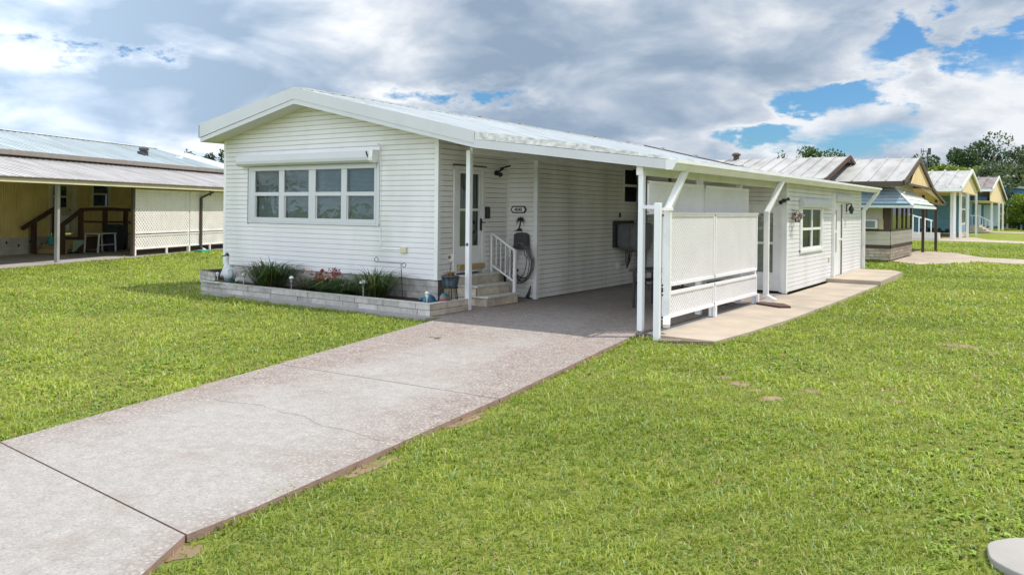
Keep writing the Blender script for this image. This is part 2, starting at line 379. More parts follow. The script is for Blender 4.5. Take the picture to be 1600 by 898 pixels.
def lattice(mb, org, ux, w, h, pitch, strip, th, nrm):
    """two crossed layers of diagonal strips clipped to w x h; ux horizontal unit, vertical z"""
    org = Vector(org); ux = Vector(ux); nrm = Vector(nrm); uz = Vector((0,0,1)); hw = strip*.7071
    for layer, sg in ((0, 1), (1, -1)):
        c = -h if sg > 0 else 0
        while c < (w if sg > 0 else w+h):
            if sg > 0: pl = [(c-hw, 0), (c+hw, 0), (c+hw+h, h), (c-hw+h, h)]
            else: pl = [(c-hw, 0), (c+hw, 0), (c+hw-h, h), (c-hw-h, h)]
            pl = clip_half(pl, lambda p: p[0]); 
            if len(pl) > 2: pl = clip_half(pl, lambda p: w-p[0])
            if len(pl) > 2:
                mb.prism([org + ux*x + uz*z + nrm*(th*layer) for x, z in pl], nrm*(th*.96))
            c += pitch*1.41421
def bev(o, w=.006, seg=2):
    m = o.modifiers.new('edge', 'BEVEL'); m.width = w; m.segments = seg; m.limit_method = 'ANGLE'; m.angle_limit = R(40); return o

# ------------------------------------------------------------------ ground
GZ = -0.05
def lawn_mat():
    m = bpy.data.materials.new('lawn_ground'); m.use_nodes = True; nt = m.node_tree; N = nt.nodes; L = nt.links; b = N['Principled BSDF']; b.inputs['Roughness'].default_value = .9; b.inputs['Specular IOR Level'].default_value = .15
    tc = N.new('ShaderNodeTexCoord')
    def noise(s, d, sc=(1,1,1)):
        mp = N.new('ShaderNodeMapping'); L.new(tc.outputs['Object'], mp.inputs[0]); mp.inputs['Scale'].default_value = sc
        t = N.new('ShaderNodeTexNoise'); L.new(mp.outputs[0], t.inputs[0]); t.inputs['Scale'].default_value = s; t.inputs['Detail'].default_value = d; t.inputs['Roughness'].default_value = .65; return t.outputs[0]
    def ramp(x, els):
        r = N.new('ShaderNodeValToRGB'); L.new(x, r.inputs[0]); e = r.color_ramp.elements
        e[0].position, e[0].color = els[0][0], (*els[0][1], 1); e[1].position, e[1].color = els[-1][0], (*els[-1][1], 1)
        for p, c in els[1:-1]: q = e.new(p); q.color = (*c, 1)
        return r.outputs[0]
    near = ramp(noise(30, 6), [(.3, (.09,.12,.018)), (.5, (.17,.20,.034)), (.7, (.25,.24,.07))])
    far = ramp(noise(1.1, 8), [(.28, (.15,.19,.025)), (.5, (.22,.265,.04)), (.72, (.29,.31,.07))])
    fine = ramp(noise(14, 5), [(.3, (.6,.6,.6)), (.7, (1.35,1.35,1.3))])
    mm = N.new('ShaderNodeMix'); mm.data_type = 'RGBA'; mm.blend_type = 'MULTIPLY'; mm.inputs[0].default_value = 1; L.new(far, mm.inputs[6]); L.new(fine, mm.inputs[7])
    vl = N.new('ShaderNodeVectorMath'); vl.operation = 'LENGTH'; L.new(tc.outputs['Object'], vl.inputs[0])
    mr = N.new('ShaderNodeMapRange'); L.new(vl.outputs['Value'], mr.inputs[0]); mr.inputs[1].default_value = 12; mr.inputs[2].default_value = 30
    mx = N.new('ShaderNodeMix'); mx.data_type = 'RGBA'; L.new(mr.outputs[0], mx.inputs[0]); L.new(near, mx.inputs[6]); L.new(mm.outputs[2], mx.inputs[7]); L.new(mx.outputs[2], b.inputs['Base Color'])
    bp = N.new('ShaderNodeBump'); bp.inputs['Strength'].default_value = .8; bp.inputs['Distance'].default_value = .03; L.new(noise(22, 4), bp.inputs['Height']); L.new(bp.outputs[0], b.inputs['Normal'])
    return m
mb = MB(); mb.add([(-900,-300,GZ),(900,-300,GZ),(900,1400,GZ),(-900,1400,GZ)], [(0,1,2,3)])
tag(mb.build('lawn', lawn_mat()), kind='structure')

def drive_mat():
    m = bpy.data.materials.new('patterned_driveway'); m.use_nodes = True; nt = m.node_tree; N = nt.nodes; L = nt.links; b = N['Principled BSDF']; b.inputs['Roughness'].default_value = .85; b.inputs['Specular IOR Level'].default_value = .25
    tc = N.new('ShaderNodeTexCoord')
    def noise(s, d, rgh=.6, dist=0):
        t = N.new('ShaderNodeTexNoise'); L.new(tc.outputs['Object'], t.inputs[0]); t.inputs['Scale'].default_value = s; t.inputs['Detail'].default_value = d; t.inputs['Roughness'].default_value = rgh; t.inputs['Distortion'].default_value = dist; return t.outputs[0]
    def mr(x, a, c, lo=0, hi=1):
        q = N.new('ShaderNodeMapRange'); L.new(x, q.inputs[0]); q.inputs[1].default_value = a; q.inputs[2].default_value = c; q.inputs[3].default_value = lo; q.inputs[4].default_value = hi; return q.outputs[0]
    def mix(f, a, c, bt='MIX'):
        q = N.new('ShaderNodeMix'); q.data_type = 'RGBA'; q.blend_type = bt
        for i, v in ((0, f), (6, a), (7, c)):
            if hasattr(v, 'is_linked'): L.new(v, q.inputs[i])
            elif i == 0: q.inputs[0].default_value = v
            else: q.inputs[i].default_value = (*v, 1)
        return q.outputs[2]
    def mth(op, a, c):
        q = N.new('ShaderNodeMath'); q.operation = op
        for i, v in enumerate((a, c)):
            if hasattr(v, 'is_linked'): L.new(v, q.inputs[i])
            else: q.inputs[i].default_value = v
        return q.outputs[0]
    # knock-down texture: pale flattened spots with brown-pink valleys between them
    dn = N.new('ShaderNodeTexNoise'); dn.inputs['Scale'].default_value = 14; L.new(tc.outputs['Object'], dn.inputs[0])
    av = N.new('ShaderNodeVectorMath'); av.operation = 'MULTIPLY_ADD'; L.new(dn.outputs['Color'], av.inputs[0]); av.inputs[1].default_value = (.05,.05,.05); L.new(tc.outputs['Object'], av.inputs[2])
    vo = N.new('ShaderNodeTexVoronoi'); vo.feature = 'DISTANCE_TO_EDGE'; vo.inputs['Scale'].default_value = 24; L.new(av.outputs[0], vo.inputs[0])
    vo2 = N.new('ShaderNodeTexVoronoi'); vo2.inputs['Scale'].default_value = 24; L.new(av.outputs[0], vo2.inputs[0])
    edge = mr(vo.outputs['Distance'], .0, .30)
    blot = mr(noise(30, 5, .7), .40, .58)
    edge = mth('MULTIPLY', edge, mth('ADD', mth('MULTIPLY', blot, .85), .15))
    rose = mix(mr(noise(6, 5), .35, .65), (.17,.128,.11), (.265,.215,.19))
    pale = mix(mr(vo2.outputs['Color'], 0, 1), (.38,.345,.315), (.50,.465,.435))
    tex = mix(edge, rose, pale)
    # traffic-worn middle: the coat is nearly smooth and pale there, browner at the edges and towards the carport
    sep = N.new('ShaderNodeSeparateXYZ'); L.new(tc.outputs['Object'], sep.inputs[0])
    ctr = mth('ADD', mth('MULTIPLY', sep.outputs[1], -.20), -4.55)      # centre line x(y)
    off = mth('ABSOLUTE', mth('SUBTRACT', sep.outputs[0], mth('SUBTRACT', ctr, .15)), 0)
    w = mth('ADD', mr(off, .5, 1.55, 1, 0), mr(sep.outputs[1], 2.5, 9.5, .45, -.45))
    w = mth('ADD', w, mr(noise(1.0, 7, .62, .5), .3, .7, -.4, .4))
    worn = mr(w, .25, 1.15)
    smooth_c = mix(mr(noise(9, 8, .7), .35, .65), (.325,.318,.30), (.435,.428,.412))
    smooth_c = mix(mr(noise(55, 3), .54, .64, 0, .8), smooth_c, (.25,.20,.18))
    c = mix(mth('MULTIPLY', worn, .66), tex, smooth_c)
    # tyre and oil stains
    st = mr(noise(.9, 6, .65, .8), .56, .72)
    c = mix(mth('MULTIPLY', st, .5), c, (.25,.20,.17))
    L.new(c, b.inputs['Base Color'])
    bp = N.new('ShaderNodeBump'); bp.inputs['Strength'].default_value = .55; bp.inputs['Distance'].default_value = .006; L.new(edge, bp.inputs['Height']); L.new(bp.outputs[0], b.inputs['Normal'])
    return m
DRIVE = drive_mat(); DEDGE = M('driveway_side', (.30,.20,.165), .9, .2, 8, .4, 60)
def xl(y): return -8.55 + (10.56-y)*0.2323
mb = MB()
def slab(pts, z=0.0, t=.16): mb.prism([(x, y, z-t) for x, y in pts], (0,0,t), 0, .5, 1)
slab([(xl(-6),-6),(-3.0,-6),(-3.35,1.2),(-3.77,2.29),(-4.03,2.71),(xl(2.93),2.93)])
slab([(xl(2.945),2.945),(-4.03,2.725),(-4.05,3.15),(-4.43,6.06),(-4.47,6.42),(xl(6.28),6.28)])
slab([(xl(6.295),6.295),(-4.47,6.435),(-5.19,11.14),(-5.19,11.2),(-8.85,11.2),(-8.85,10.62),(-8.57,10.6)])
slab([(-5.19,11.208),(-5.13,18.59),(-9.6,18.59),(-9.6,11.76),(-8.85,11.76),(-8.85,11.208)], -.001)
tag(mb.build('driveway', [DRIVE, DEDGE]), kind='structure')
mb = MB(); pc = []
for i in range(40): t = i/39; pc.append((-6.9+2.5*t, 4.72+.10*math.sin(5*t)+.03*math.sin(23*t+1)+random.uniform(-.012,.012)+.12*t))
for (a, b), (c, e) in zip(pc, pc[1:]):
    if 13 < pc.index((a, b)) < 17: continue
    mb.add([(a,b-.003,.0015),(c,e-.003,.0015),(c,e+.003,.0015),(a,b+.003,.0015)], [(0,1,2,3)])
tag(mb.build('driveway_crack', M('crack_dirt',(.23,.19,.17),.95)), kind='structure')
# grey strip and the tan patio path along the side
mb = MB(); mb.box(-5.12,-4.93,11.16,18.58,-.12,-.012)
tag(mb.build('ground_strip', CONCG), kind='structure')
mb = MB(); P = [(-4.92,11.13),(-3.98,11.1),(-3.86,12.4),(-3.76,14.4),(-3.72,18.2),(-3.72,22.42),(-4.92,22.42)]
mb.prism([(x,y,-.12) for x,y in P], (0,0,.12))
tag(mb.build('patio_path', CONC), kind='structure')
mb = MB(); mb.prism([(-5.0,22.44,-.1),(-3.66,22.44,-.1),(-3.72,26.4,-.1),(-4.1,27.1,-.1),(-5.0,27.1,-.1)], (0,0,.2)); 
tag(mb.build('door_landing', CONC), kind='structure')
mb = MB(); mb.prism([(-15.2,10.52,-.08),(-8.75,10.36,-.08),(-8.7,10.56,-.08),(-8.9,10.62,-.08),(-15.2,10.80,-.08)], (0,0,.085))
tag(mb.build('kerb_strip', CONCG), kind='structure')
# neighbour's path and slab
mb = MB(); mb.prism([(x,y,-.1) for x,y in [(-5.3,34.6),(-4.1,33.0),(-2.4,36.6),(3,35.6),(3,38.6),(-2.5,40.6),(-4.0,44.4),(-6.5,45.5),(-6.5,40)]], (0,0,.075))
mb.prism([(x,y,-.1) for x,y in [(-9,64),(-4.6,63.5),(2,61),(2,64),(-4,69),(-5.2,75),(-9,75)]], (0,0,.08))
mb.prism([(x,y,-.1) for x,y in [(-7,98),(-3,96),(3,92),(3,95),(-2,101),(-7,104)]], (0,0,.08))
tag(mb.build('footpath', CONC), kind='structure')
# soil patches
mb = MB()
for (cx, cy, rx, ry) in [(-2.85,8.75,.12,.14),(-2.6,8.5,.1,.1),(-2.35,8.25,.1,.12),(-2.1,8.85,.14,.09),(-3.1,8.95,.09,.1),(-1.1,13.2,.28,.2),(-.75,12.8,.16,.16),(-.25,12.9,.22,.12),(.25,12.9,.12,.1),(-1.1,11.5,.1,.08),(-.7,10.9,.1,.1),(-1.3,8.9,.08,.07),
                         (-4.38,5.75,.09,.34),(-4.12,4.3,.07,.25),(-3.94,2.62,.08,.14),(-3.55,2.2,.1,.2),(-2.65,2.1,.16,.06),(-7.45,5.5,.09,.35),(-7.0,3.8,.08,.2),(-7.75,6.7,.08,.25),(-3.0,1.9,.14,.1),(-1.9,2.05,.1,.06),(-4.9,9.0,.07,.4),(-1.0,7.2,.08,.07)]:
    n = 22; ph = random.random()*6
    pts = [(cx+rx*math.cos(t)*(1+.22*math.sin(3*t+ph)+.15*math.sin(7*t+ph*2)), cy+ry*math.sin(t)*(1+.22*math.sin(2*t+ph)+.15*math.sin(5*t)), GZ+.004) for t in [2*math.pi*i/n for i in range(n)]]
    mb.add(pts, [tuple(range(n))])
tag(mb.build('soil_patch', SOIL), kind='structure')
# planting bed soil
BEDZ = .13
mb = MB(); mb.box(-15.46,-8.95,10.82,11.72,-.05,BEDZ); mb.box(-16.1,-15.46,11.3,11.72,-.05,BEDZ-.002); mb.box(-17.1,-16.1,12.0,13.3,-.05,BEDZ-.004)
tag(mb.build('planting_bed_soil', MULCH), kind='structure')

# ------------------------------------------------------------------ the white manufactured home
FY = 11.73; RY = 11.25; BY = 28.3
PROF = [(-16.3,3.70),(-13.1,4.32),(-8.4,3.20),(-4.78,2.655)]
def roofz(x):
    for (a, za), (b, zb) in zip(PROF, PROF[1:]):
        if a <= x <= b: return za+(zb-za)*(x-a)/(b-a)
    return PROF[0][1] if x < PROF[0][0] else PROF[-1][1]
house = thing('manufactured_home', 'white single-storey home with gabled metal roof and attached carport, centre of the photo', 'house', (-12.8, FY, 0))
# walls
mb = MB()
T = lambda xs, x0, sg=1: [(abs(x-x0), roofz(x)-.10) for x in xs]
siding(mb, (-16.05,FY), (-9.61,FY), .5, T([-16.05,-13.1,-9.61], -16.05), (0,-1), [(.99,4.86,1.5,2.72)])
for X in (-16.05,): siding(mb, (X,BY-.2), (X,FY), .5, [(0,3.6),(20,3.6)], (-1,0), course=.2)
siding(mb, (-9.6,BY-.2), (-16.05,BY-.2), 0, [(0,3.4),(2.9,4.2),(6.45,3.6)], (0,1), course=.2)
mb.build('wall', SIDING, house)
mb = MB()
siding(mb, (-9.61,FY), (-9.61,14.04), .5, [(0,3.38),(3,3.38)], (1,0), [(.46,1.43,.5,2.68)], .1, .019)
siding(mb, (-9.61,14.04), (-8.85,14.04), .02, [(0,3.33),(.76,3.2)], (0,-1), (), .1, .015)
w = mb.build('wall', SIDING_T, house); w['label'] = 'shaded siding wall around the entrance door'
mb = MB()
siding(mb, (-8.85,14.04), (-8.85,19.2), .02, [(0,3.2),(6,3.2)], (1,0), [(3.96,4.86,2.03,2.93)], .1, .02)
siding(mb, (-8.45,18.6), (-5.03,18.6), .02, [(0,3.1),(3.5,2.6)], (0,-1), [(2.4,3.3,.02,1.97)], .1, .018)
siding(mb, (-8.45,19.2), (-8.45,18.6), .02, [(0,3.1),(.6,3.1)], (-1,0), course=.1)
siding(mb, (-8.85,19.2), (-8.45,19.2), .02, [(0,3.1),(.6,3.1)], (0,-1), course=.1)
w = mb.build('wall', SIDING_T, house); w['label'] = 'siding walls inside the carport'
mb = MB()
siding(mb, (-5.03,18.6), (-5.03,27.1), .03, [(0,2.56),(9,2.56)], (1,0), [(1.28,3.25,.95,1.96),(4.6,5.72,.03,2.14)], .1, .017)
siding(mb, (-5.03,27.1), (-9.0,27.1), .03, [(0,2.56),(4,3.1)], (0,1), course=.2)
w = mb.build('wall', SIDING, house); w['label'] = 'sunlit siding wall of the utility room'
mb = MB()   # corner boards
def cb(x, y, z0, z1, w=.09): m = MB(); m.box(x-w/2, x+w/2, y-w/2, y+w/2, z0, z1); m.build('corner_board', WHITE, house)
cb(-16.01,FY+.025,.5,3.62); cb(-9.645,FY+.025,.5,3.35); cb(-9.60,14.03,.55,3.3,.05); cb(-8.885,14.05,.0,3.2); cb(-5.06,18.63,.0,2.6,.1); cb(-5.06,27.06,.02,2.55)
mb.box(-8.86,-8.815,19.1,19.2,0,3); mb.build('corner_board', WHITE, house)
for y in (15.3,17.1): mb = MB(); mb.box(-8.84,-8.8275,y-.003,y+.003,.05,2.7); mb.build('panel_seam', CONCG, house)
# skirting of stone blocks
mb = MB()
blocks(mb, (-16.05,FY+.02), (-9.61,FY+.02), 0, .49, 4, .42, .2, (0,-1))
sk = mb.build('skirting', [STONE, MORTAR], house)
mb = MB(); blocks(mb, (-9.63,FY+.03), (-9.63,13.95), 0, .49, 4, .42, .2, (1,0))
sk = mb.build('skirting', [STONEW, MORTAR], house)
# roof
mb = MB(); th = .10
pts = [(x, RY+.02, z) for x, z in PROF] + [(x, RY+.02, z-th) for x, z in PROF[::-1]]
mb.prism(pts, (0, BY-RY-.02, 0))
y = RY + .1
while y < BY - .05:
    for (a, za), (b, zb) in zip(PROF, PROF[1:]):
        mb.add([(a,y-.035,za+.001),(a,y+.035,za+.001),(a,y+.02,za+.028),(a,y-.02,za+.028),(b,y-.035,zb+.001),(b,y+.035,zb+.001),(b,y+.02,zb+.028),(b,y-.02,zb+.028)],
               [(0,3,7,4),(3,2,6,7),(2,1,5,6),(0,1,2,3),(4,7,6,5)], 0, .5)
    y += .305
roof = mb.build('roof', ROOFW, house)
mb = MB(); mb.bar((-13.1,RY+.02,4.33),(-13.1,BY,4.33),.28,.03); mb.build('ridge_cap', ROOFW, roof)
for y in [17.8,19.8,22.7,24.5,27.1]:
    mb = MB(); mb.box(-13.16,-13.04,y-.06,y+.06,4.345,4.40); mb.box(-13.14,-13.06,y-.14,y+.10,4.39,4.41); mb.build('roof_bracket', CONCG, roof)
for (x, y) in [(-12.2,BY-.25),(-10.9,BY-.25),(-9.2,BY-.25)]: mb = MB(); mb.box(x-.07,x+.07,y-.06,y+.06,roofz(x),roofz(x)+.11); mb.box(x-.03,x+.12,y-.03,y+.03,roofz(x)+.09,roofz(x)+.12); mb.build('roof_bracket', CONCG, roof)
mb = MB(); mb.tube([(x, BY-.1, roofz(x)+.06) for x in (-13.0,-11,-8.4,-6.2)], .022, 6); mb.build('roof_pipe', BROWNT, roof)
# rake fascia: main gable in two boards, then the thin carport edge with the weathered pan above
mb = MB()
def fas(m, pts, y0, y1):   # pts: (x, ztop, zbot)
    for (xa, ta, ba), (xb, tb, bb) in zip(pts, pts[1:]):
        m.prism([(xa,y0,ba),(xb,y0,bb),(xb,y0,tb),(xa,y0,ta)], (0,y1-y0,0))
fas(mb, [(-16.32,3.735,3.42),(-13.1,4.345,4.10),(-8.4,3.225,3.00)], RY-.03, RY+.015)
mb.box(-16.33,-16.30,RY-.03,BY,3.42,3.72)
mb.build('fascia', FASCIA, roof)
mb = MB()
fas(mb, [(-16.27,3.418,3.325),(-13.1,4.098,4.0),(-8.4,2.998,2.925)], RY-.018, RY+.017)
fas(mb, [(-8.4,3.07,2.925),(-4.80,2.625,2.478)], RY-.028, RY+.017)
mb.box(-16.3,-16.27,RY,BY,3.325,3.42)
f2 = mb.build('fascia', FASCIA, roof)
mb = MB(); fas(mb, [(-8.395,3.215,3.074),(-6.5,2.95,2.845),(-4.79,2.668,2.630)], RY-.022, RY+.014)
for i in range(11): x = -8.2+i*.31; mb.box(x-.008,x+.008,RY-.026,RY-.022,roofz(x)-.11,roofz(x)+.0)
f3 = mb.build('edge_flashing', DIRTY, roof); f3['label'] = 'weathered and stained white roof edge above the carport'
mb = MB()   # soffits
mb.prism([(-16.27,RY+.02,3.34),(-16.05,RY+.02,3.37),(-13.1,RY+.02,4.02),(-8.4,RY+.02,2.94),(-8.4,RY+.02,2.96),(-13.1,RY+.02,4.04),(-16.27,RY+.02,3.36)], (0,.46,0))
mb.prism([(-16.27,RY+.5,3.36),(-16.06,RY+.5,3.36),(-16.06,RY+.5,3.34),(-16.27,RY+.5,3.34)], (0,BY-RY-.6,0))
mb.build('soffit', SOFFIT, roof)
mb = MB()   # carport beams
mb.box(-5.33,-5.22,11.3,18.6,2.40,2.56); mb.bar((-8.84,11.72,2.92),(-8.84,18.5,2.92),.06,.1)
mb.build('carport_beam', WHITE, roof)
# gutter
mb = MB(); gp = [(-4.80,2.47),(-4.69,2.47),(-4.65,2.53),(-4.65,2.555),(-4.605,2.57),(-4.605,2.62),(-4.80,2.62)]
n = len(gp); y0, y1 = RY-.06, BY
mb.add([(x,y0,z) for x,z in gp]+[(x,y1,z+.045) for x,z in gp], [tuple(range(n))[::-1], tuple(range(n,2*n))]+[(i,(i+1)%n,n+(i+1)%n,n+i) for i in range(n)])
mb.build('gutter', WHITE, house)
# posts
for (x, y, w, zt) in [(-8.88,11.73,.095,2.93),(-5.26,11.36,.09,2.47)]:
    mb = MB(); mb.box(x-w/2,x+w/2,y-w/2,y+w/2,0,zt)
    p = bev(mb.build('post', POSTW, house), .01)
    if x < -8:
        mb = MB(); mb.lathe((x,y-w/2-.004,1.17),[(.0001,0),(.03,0),(.03,.001)],12); 
        mb = MB(); mb.prism([(x+.03*math.cos(t),y-w/2,1.2+.03*math.sin(t)) for t in [2*math.pi*i/12 for i in range(12)]],(0,-.008,0)); mb.build('sticker', M('blue_sticker',(.04,.08,.18),.5), p)
for y in (13.85, 16.05):
    mb = MB(); mb.box(-5.33,-5.23,y-.045,y+.045,0,2.4); mb.build('post', POSTW, house)
# downspouts
def downspout(pts, w=.105):
    mb = MB()
    for a, b in zip(pts, pts[1:]): mb.bar(a, b, w, w*.72, (0,1,0) if abs(a[2]-b[2]) > .3 else (0,0,1))
    for a in pts[1:-1]: mb.box(a[0]-w*.52,a[0]+w*.52,a[1]-w*.40,a[1]+w*.40,a[2]-.03,a[2]+.03)
    return bev(mb.build('downspout', WHITE, house), .008)
downspout([(-4.73,11.80,2.49),(-4.865,11.45,1.88),(-4.865,11.45,.26),(-4.80,11.28,.12)])
downspout([(-4.70,17.05,2.50),(-4.86,16.52,1.84),(-4.86,16.52,.14),(-4.66,16.5,.05)])
downspout([(-4.70,28.1,2.53),(-4.96,27.2,1.92),(-4.96,27.2,.1)])
downspout([(-16.2,11.95,3.35),(-16.08,11.95,2.9),(-16.08,11.95,.3)], .07)

# front window: four lights, blinds behind, roller shutter box above
def win_unit(parent, origin, ux, nx, w, h, cols, rail, name='window', trim=.06, mat=WHITE, gl=GLASS, blind=True, side_trim=None, depth=.03):
    """origin bottom-left corner on wall, ux along wall, nx outward; cols = list of (x0,x1) panes; rail = (z0,z1) of the meeting rail or None"""
    O = Vector(origin); ux = Vector(ux); nx = Vector(nx); uz = Vector((0,0,1))
    def bx(m, x0, x1, z0, z1, d0, d1):
        m.prism([O+ux*x0+uz*z0+nx*d0, O+ux*x1+uz*z0+nx*d0, O+ux*x1+uz*z1+nx*d0, O+ux*x0+uz*z1+nx*d0], nx*(d1-d0))
    m = MB(); e = [(0, cols[0][0])] + [(a[1], b[0]) for a, b in zip(cols, cols[1:])] + [(cols[-1][1], w)]
    for a, b in e: bx(m, a, b, 0, h, -depth, .03)
    for a, b in cols:
        bx(m, a, b, 0, trim*.8, -depth, .028); bx(m, a, b, h-trim*.5, h, -depth, .026)
        if rail: bx(m, a, b, rail[0], rail[1], -.03, .034)
        if rail:   # lower sash sits proud with its own slim frame
            bx(m, a, a+.03, trim*.8, rail[0], -.03, .012); bx(m, b-.02, b, trim*.8, rail[0], -.03, .012)
    W_ = m.build(name, mat, parent)
    for a, b in cols:
        for z0, z1 in ([(trim*.8, rail[0]), (rail[1], h-trim*.5)] if rail else [(trim*.8, h-trim*.5)]):
            g = MB(); q = [O+ux*a+uz*z0+nx*.006, O+ux*b+uz*z0+nx*.006, O+ux*b+uz*z1+nx*.006, O+ux*a+uz*z1+nx*.006]
            g.add(q, [(0,1,2,3)]); g.build('pane', gl, W_)
    if blind:
        g = MB(); z = .02
        while z < h-.02:
            q0 = O+ux*.02+uz*z-nx*.045; q1 = O+ux*(w-.02)+uz*z-nx*.045; q2 = q1+uz*.022-nx*.016; q3 = q0+uz*.022-nx*.016
            g.add([q0,q1,q2,q3], [(0,1,2,3)]); z += .026
        g.build('blind', BLIND, W_)
    g = MB(); bx(g, .0, w, 0, h, -.26, -.25); bx(g, -.01, 0, 0, h, -.25, -.07); bx(g, w, w+.01, 0, h, -.25, -.07); bx(g, 0, w, -.01, 0, -.25, -.07); bx(g, 0, w, h, h+.01, -.25, -.07)
    g.build('interior', DARK, W_)
    return W_
fw = win_unit(house, (-15.08,FY,1.53), (1,0,0), (0,-1,0), 3.89, 1.17, [(.17,.98),(1.15,1.93),(2.14,2.91),(3.07,3.84)], (.565,.645), trim=.11, mat=FASCIA)
mb = MB(); mb.box(-15.08,-11.17,FY-.05,FY-.031,2.655,2.75); mb.box(-15.14,-15.08,FY-.035,FY+.0,1.50,2.74); mb.box(-11.18,-11.10,FY-.035,FY+.0,1.50,2.74); mb.box(-15.14,-11.10,FY-.04,FY+.0,1.49,1.528)
mb.box(-15.155,-15.141,FY-.04,FY,1.46,2.72,1)
mb.build('window_trim', [FASCIA, BROWNT], fw)
mb = MB(); sh = [(FY-.012,2.76),(FY-.15,2.755),(FY-.20,2.80),(FY-.21,2.86),(FY-.19,2.99),(FY-.012,3.00)]
mb.prism([(-15.37,y,z) for y,z in sh], (4.13,0,0))
shut = mb.build('roller_shutter', FASCIA, house)
mb = MB(); mb.prism([(-11.235,y-.0 if y>FY-.1 else y-.012,z+(.008 if z>2.9 else -.008)) for y,z in sh], (.11,0,0)); mb.build('end_cap', WHITE, shut)
mb = MB(); mb.tube([(-11.24,FY-.22,2.86),(-11.26,FY-.235,2.92),(-11.27,FY-.235,2.97)], .014, 6); mb.build('crank_hook', BLACK, shut)
mb = MB(); mb.tube([(-11.09,FY-.03,2.98+.045*0),(-11.09,FY-.05,3.06),(-11.08,FY-.10,3.12),(-11.04,FY-.11,3.11),(-11.03,FY-.08,3.04)], .014, 6); mb.tube([(-11.07,FY-.02,2.99),(-11.07,FY-.02,1.25),(-11.05,FY-.02,1.20),(-11.05,FY-.02,1.05),(-10.52,FY-.02,1.045)], .012, 6)
mb.build('conduit', WHITE, house)
mb = MB(); mb.box(-10.52,-10.36,FY-.06,FY-.012,.98,1.10); bev(mb.build('outlet_box', YTRIM, house), .01)
# entrance door
mb = MB(); X = -9.61
mb.box(X-.05,X+.035,12.17,12.26,.53,2.70); mb.box(X-.05,X+.035,13.10,13.18,.53,2.70); mb.box(X-.05,X+.037,12.17,13.18,2.62,2.70); mb.box(X-.05,X+.06,12.14,13.2,2.69,2.715,1)
mb.box(X-.04,X+.02,12.27,12.375,.6,2.615); mb.box(X-.04,X+.02,13.01,13.095,.6,2.615); mb.box(X-.04,X+.019,12.375,13.01,2.55,2.615); mb.box(X-.04,X+.019,12.375,13.01,.6,1.12); mb.box(X-.04,X+.022,12.375,13.01,1.81,1.86)
door = mb.build('entrance_door', [WHITE, BROWNT], house)
for z0, z1 in ((1.12,1.81),(1.86,2.55)):
    mb = MB(); mb.add([(X-.01,12.375,z0),(X-.01,13.01,z0),(X-.01,13.01,z1),(X-.01,12.375,z1)], [(0,1,2,3)]); mb.build('pane', GLASS, door)
mb = MB()
for i in range(40):
    y0 = 12.36+i*.0165; d = .012*math.sin(i*1.1)
    mb.add([(X-.07+d,y0,1.1),(X-.07+.012*math.sin((i+1)*1.1),y0+.0165,1.1),(X-.07+.012*math.sin((i+1)*1.1),y0+.0165,2.57),(X-.07+d,y0,2.57)], [(0,1,2,3)])
mb.build('curtain', M('sheer_curtain',(.34,.34,.32),.8,.1,9), door)
mb = MB(); mb.box(X-.3,X-.1,12.26,13.1,.6,2.7); mb.build('interior', DARK, door)
mb = MB(); mb.box(X+.022,X+.05,13.03,13.065,1.42,1.66); mb.tube([(X+.05,13.05,1.6),(X+.09,13.05,1.58),(X+.09,13.12,1.58)], .012, 6); mb.build('handle', BLACK, door)
for z in (1.36,1.55): mb = MB(); mb.box(X-.009,X-.001,12.84,12.90,z,z+.06); mb.build('lock', BLACK, door)
mb = MB(); mb.box(X+.02,X+.09,13.2,13.30,1.66,1.90); bev(mb.build('mailbox', BLACK, house), .01)
mb = MB(); mb.box(X+.021,X+.10,12.29,13.12,.655,.765); bev(mb.build('threshold', TANW, door), .008)
# carport window
win_unit(house, (-8.85,18.0,2.03), (0,1,0), (1,0,0), .86, .90, [(.05,.81)], (.42,.48), trim=.06, gl=GLASSD)
# utility-room storm door on the front side
def storm_door(parent, O, ux, nx, w, h, glass_z, trim=.07, edge=.11, gl=GLASS):
    O = Vector(O); ux = Vector(ux); nx = Vector(nx); uz = Vector((0,0,1)); m = MB()
    def bx(m, x0, x1, z0, z1, d0, d1): m.prism([O+ux*x0+uz*z0+nx*d0, O+ux*x1+uz*z0+nx*d0, O+ux*x1+uz*z1+nx*d0, O+ux*x0+uz*z1+nx*d0], nx*(d1-d0))
    bx(m,-trim,0,0,h+trim,-.05,.035); bx(m,w,w+trim,0,h+trim,-.05,.035); bx(m,-trim,w+trim,h,h+trim,-.05,.037)
    bx(m,0,edge,0.02,h,-.04,.02); bx(m,w-edge,w,0.02,h,-.04,.02); z = .02
    for a, b in glass_z: bx(m,edge,w-edge,z,a,-.04,.019); z = b
    bx(m,edge,w-edge,z,h,-.04,.019)
    bx(m,edge+.04,w-edge-.04,.1,glass_z[0][0]-.09,.019,.027)
    D = m.build('storm_door', WHITE, parent)
    for a, b in glass_z:
        g = MB(); g.add([O+ux*edge+uz*a-nx*.01,O+ux*(w-edge)+uz*a-nx*.01,O+ux*(w-edge)+uz*b-nx*.01,O+ux*edge+uz*b-nx*.01],[(0,1,2,3)]); g.build('pane', gl, D)
    g = MB(); bx(g,.02,w-.02,.02,h,-.12,-.10); g.build('inner_panel', M('inner_door',(.55,.50,.44),.7,.15,6), D)
    g = MB(); bx(g,w-edge-.17,w-edge-.09,h*.48,h*.48+.08,.02,.06); g.build('handle', BLACK, D)
    return D
storm_door(house, (-6.03,18.6,.03), (1,0,0), (0,-1,0), .86, 1.92, [(.44,1.08),(1.14,1.80)], .07, .15, GLASS)
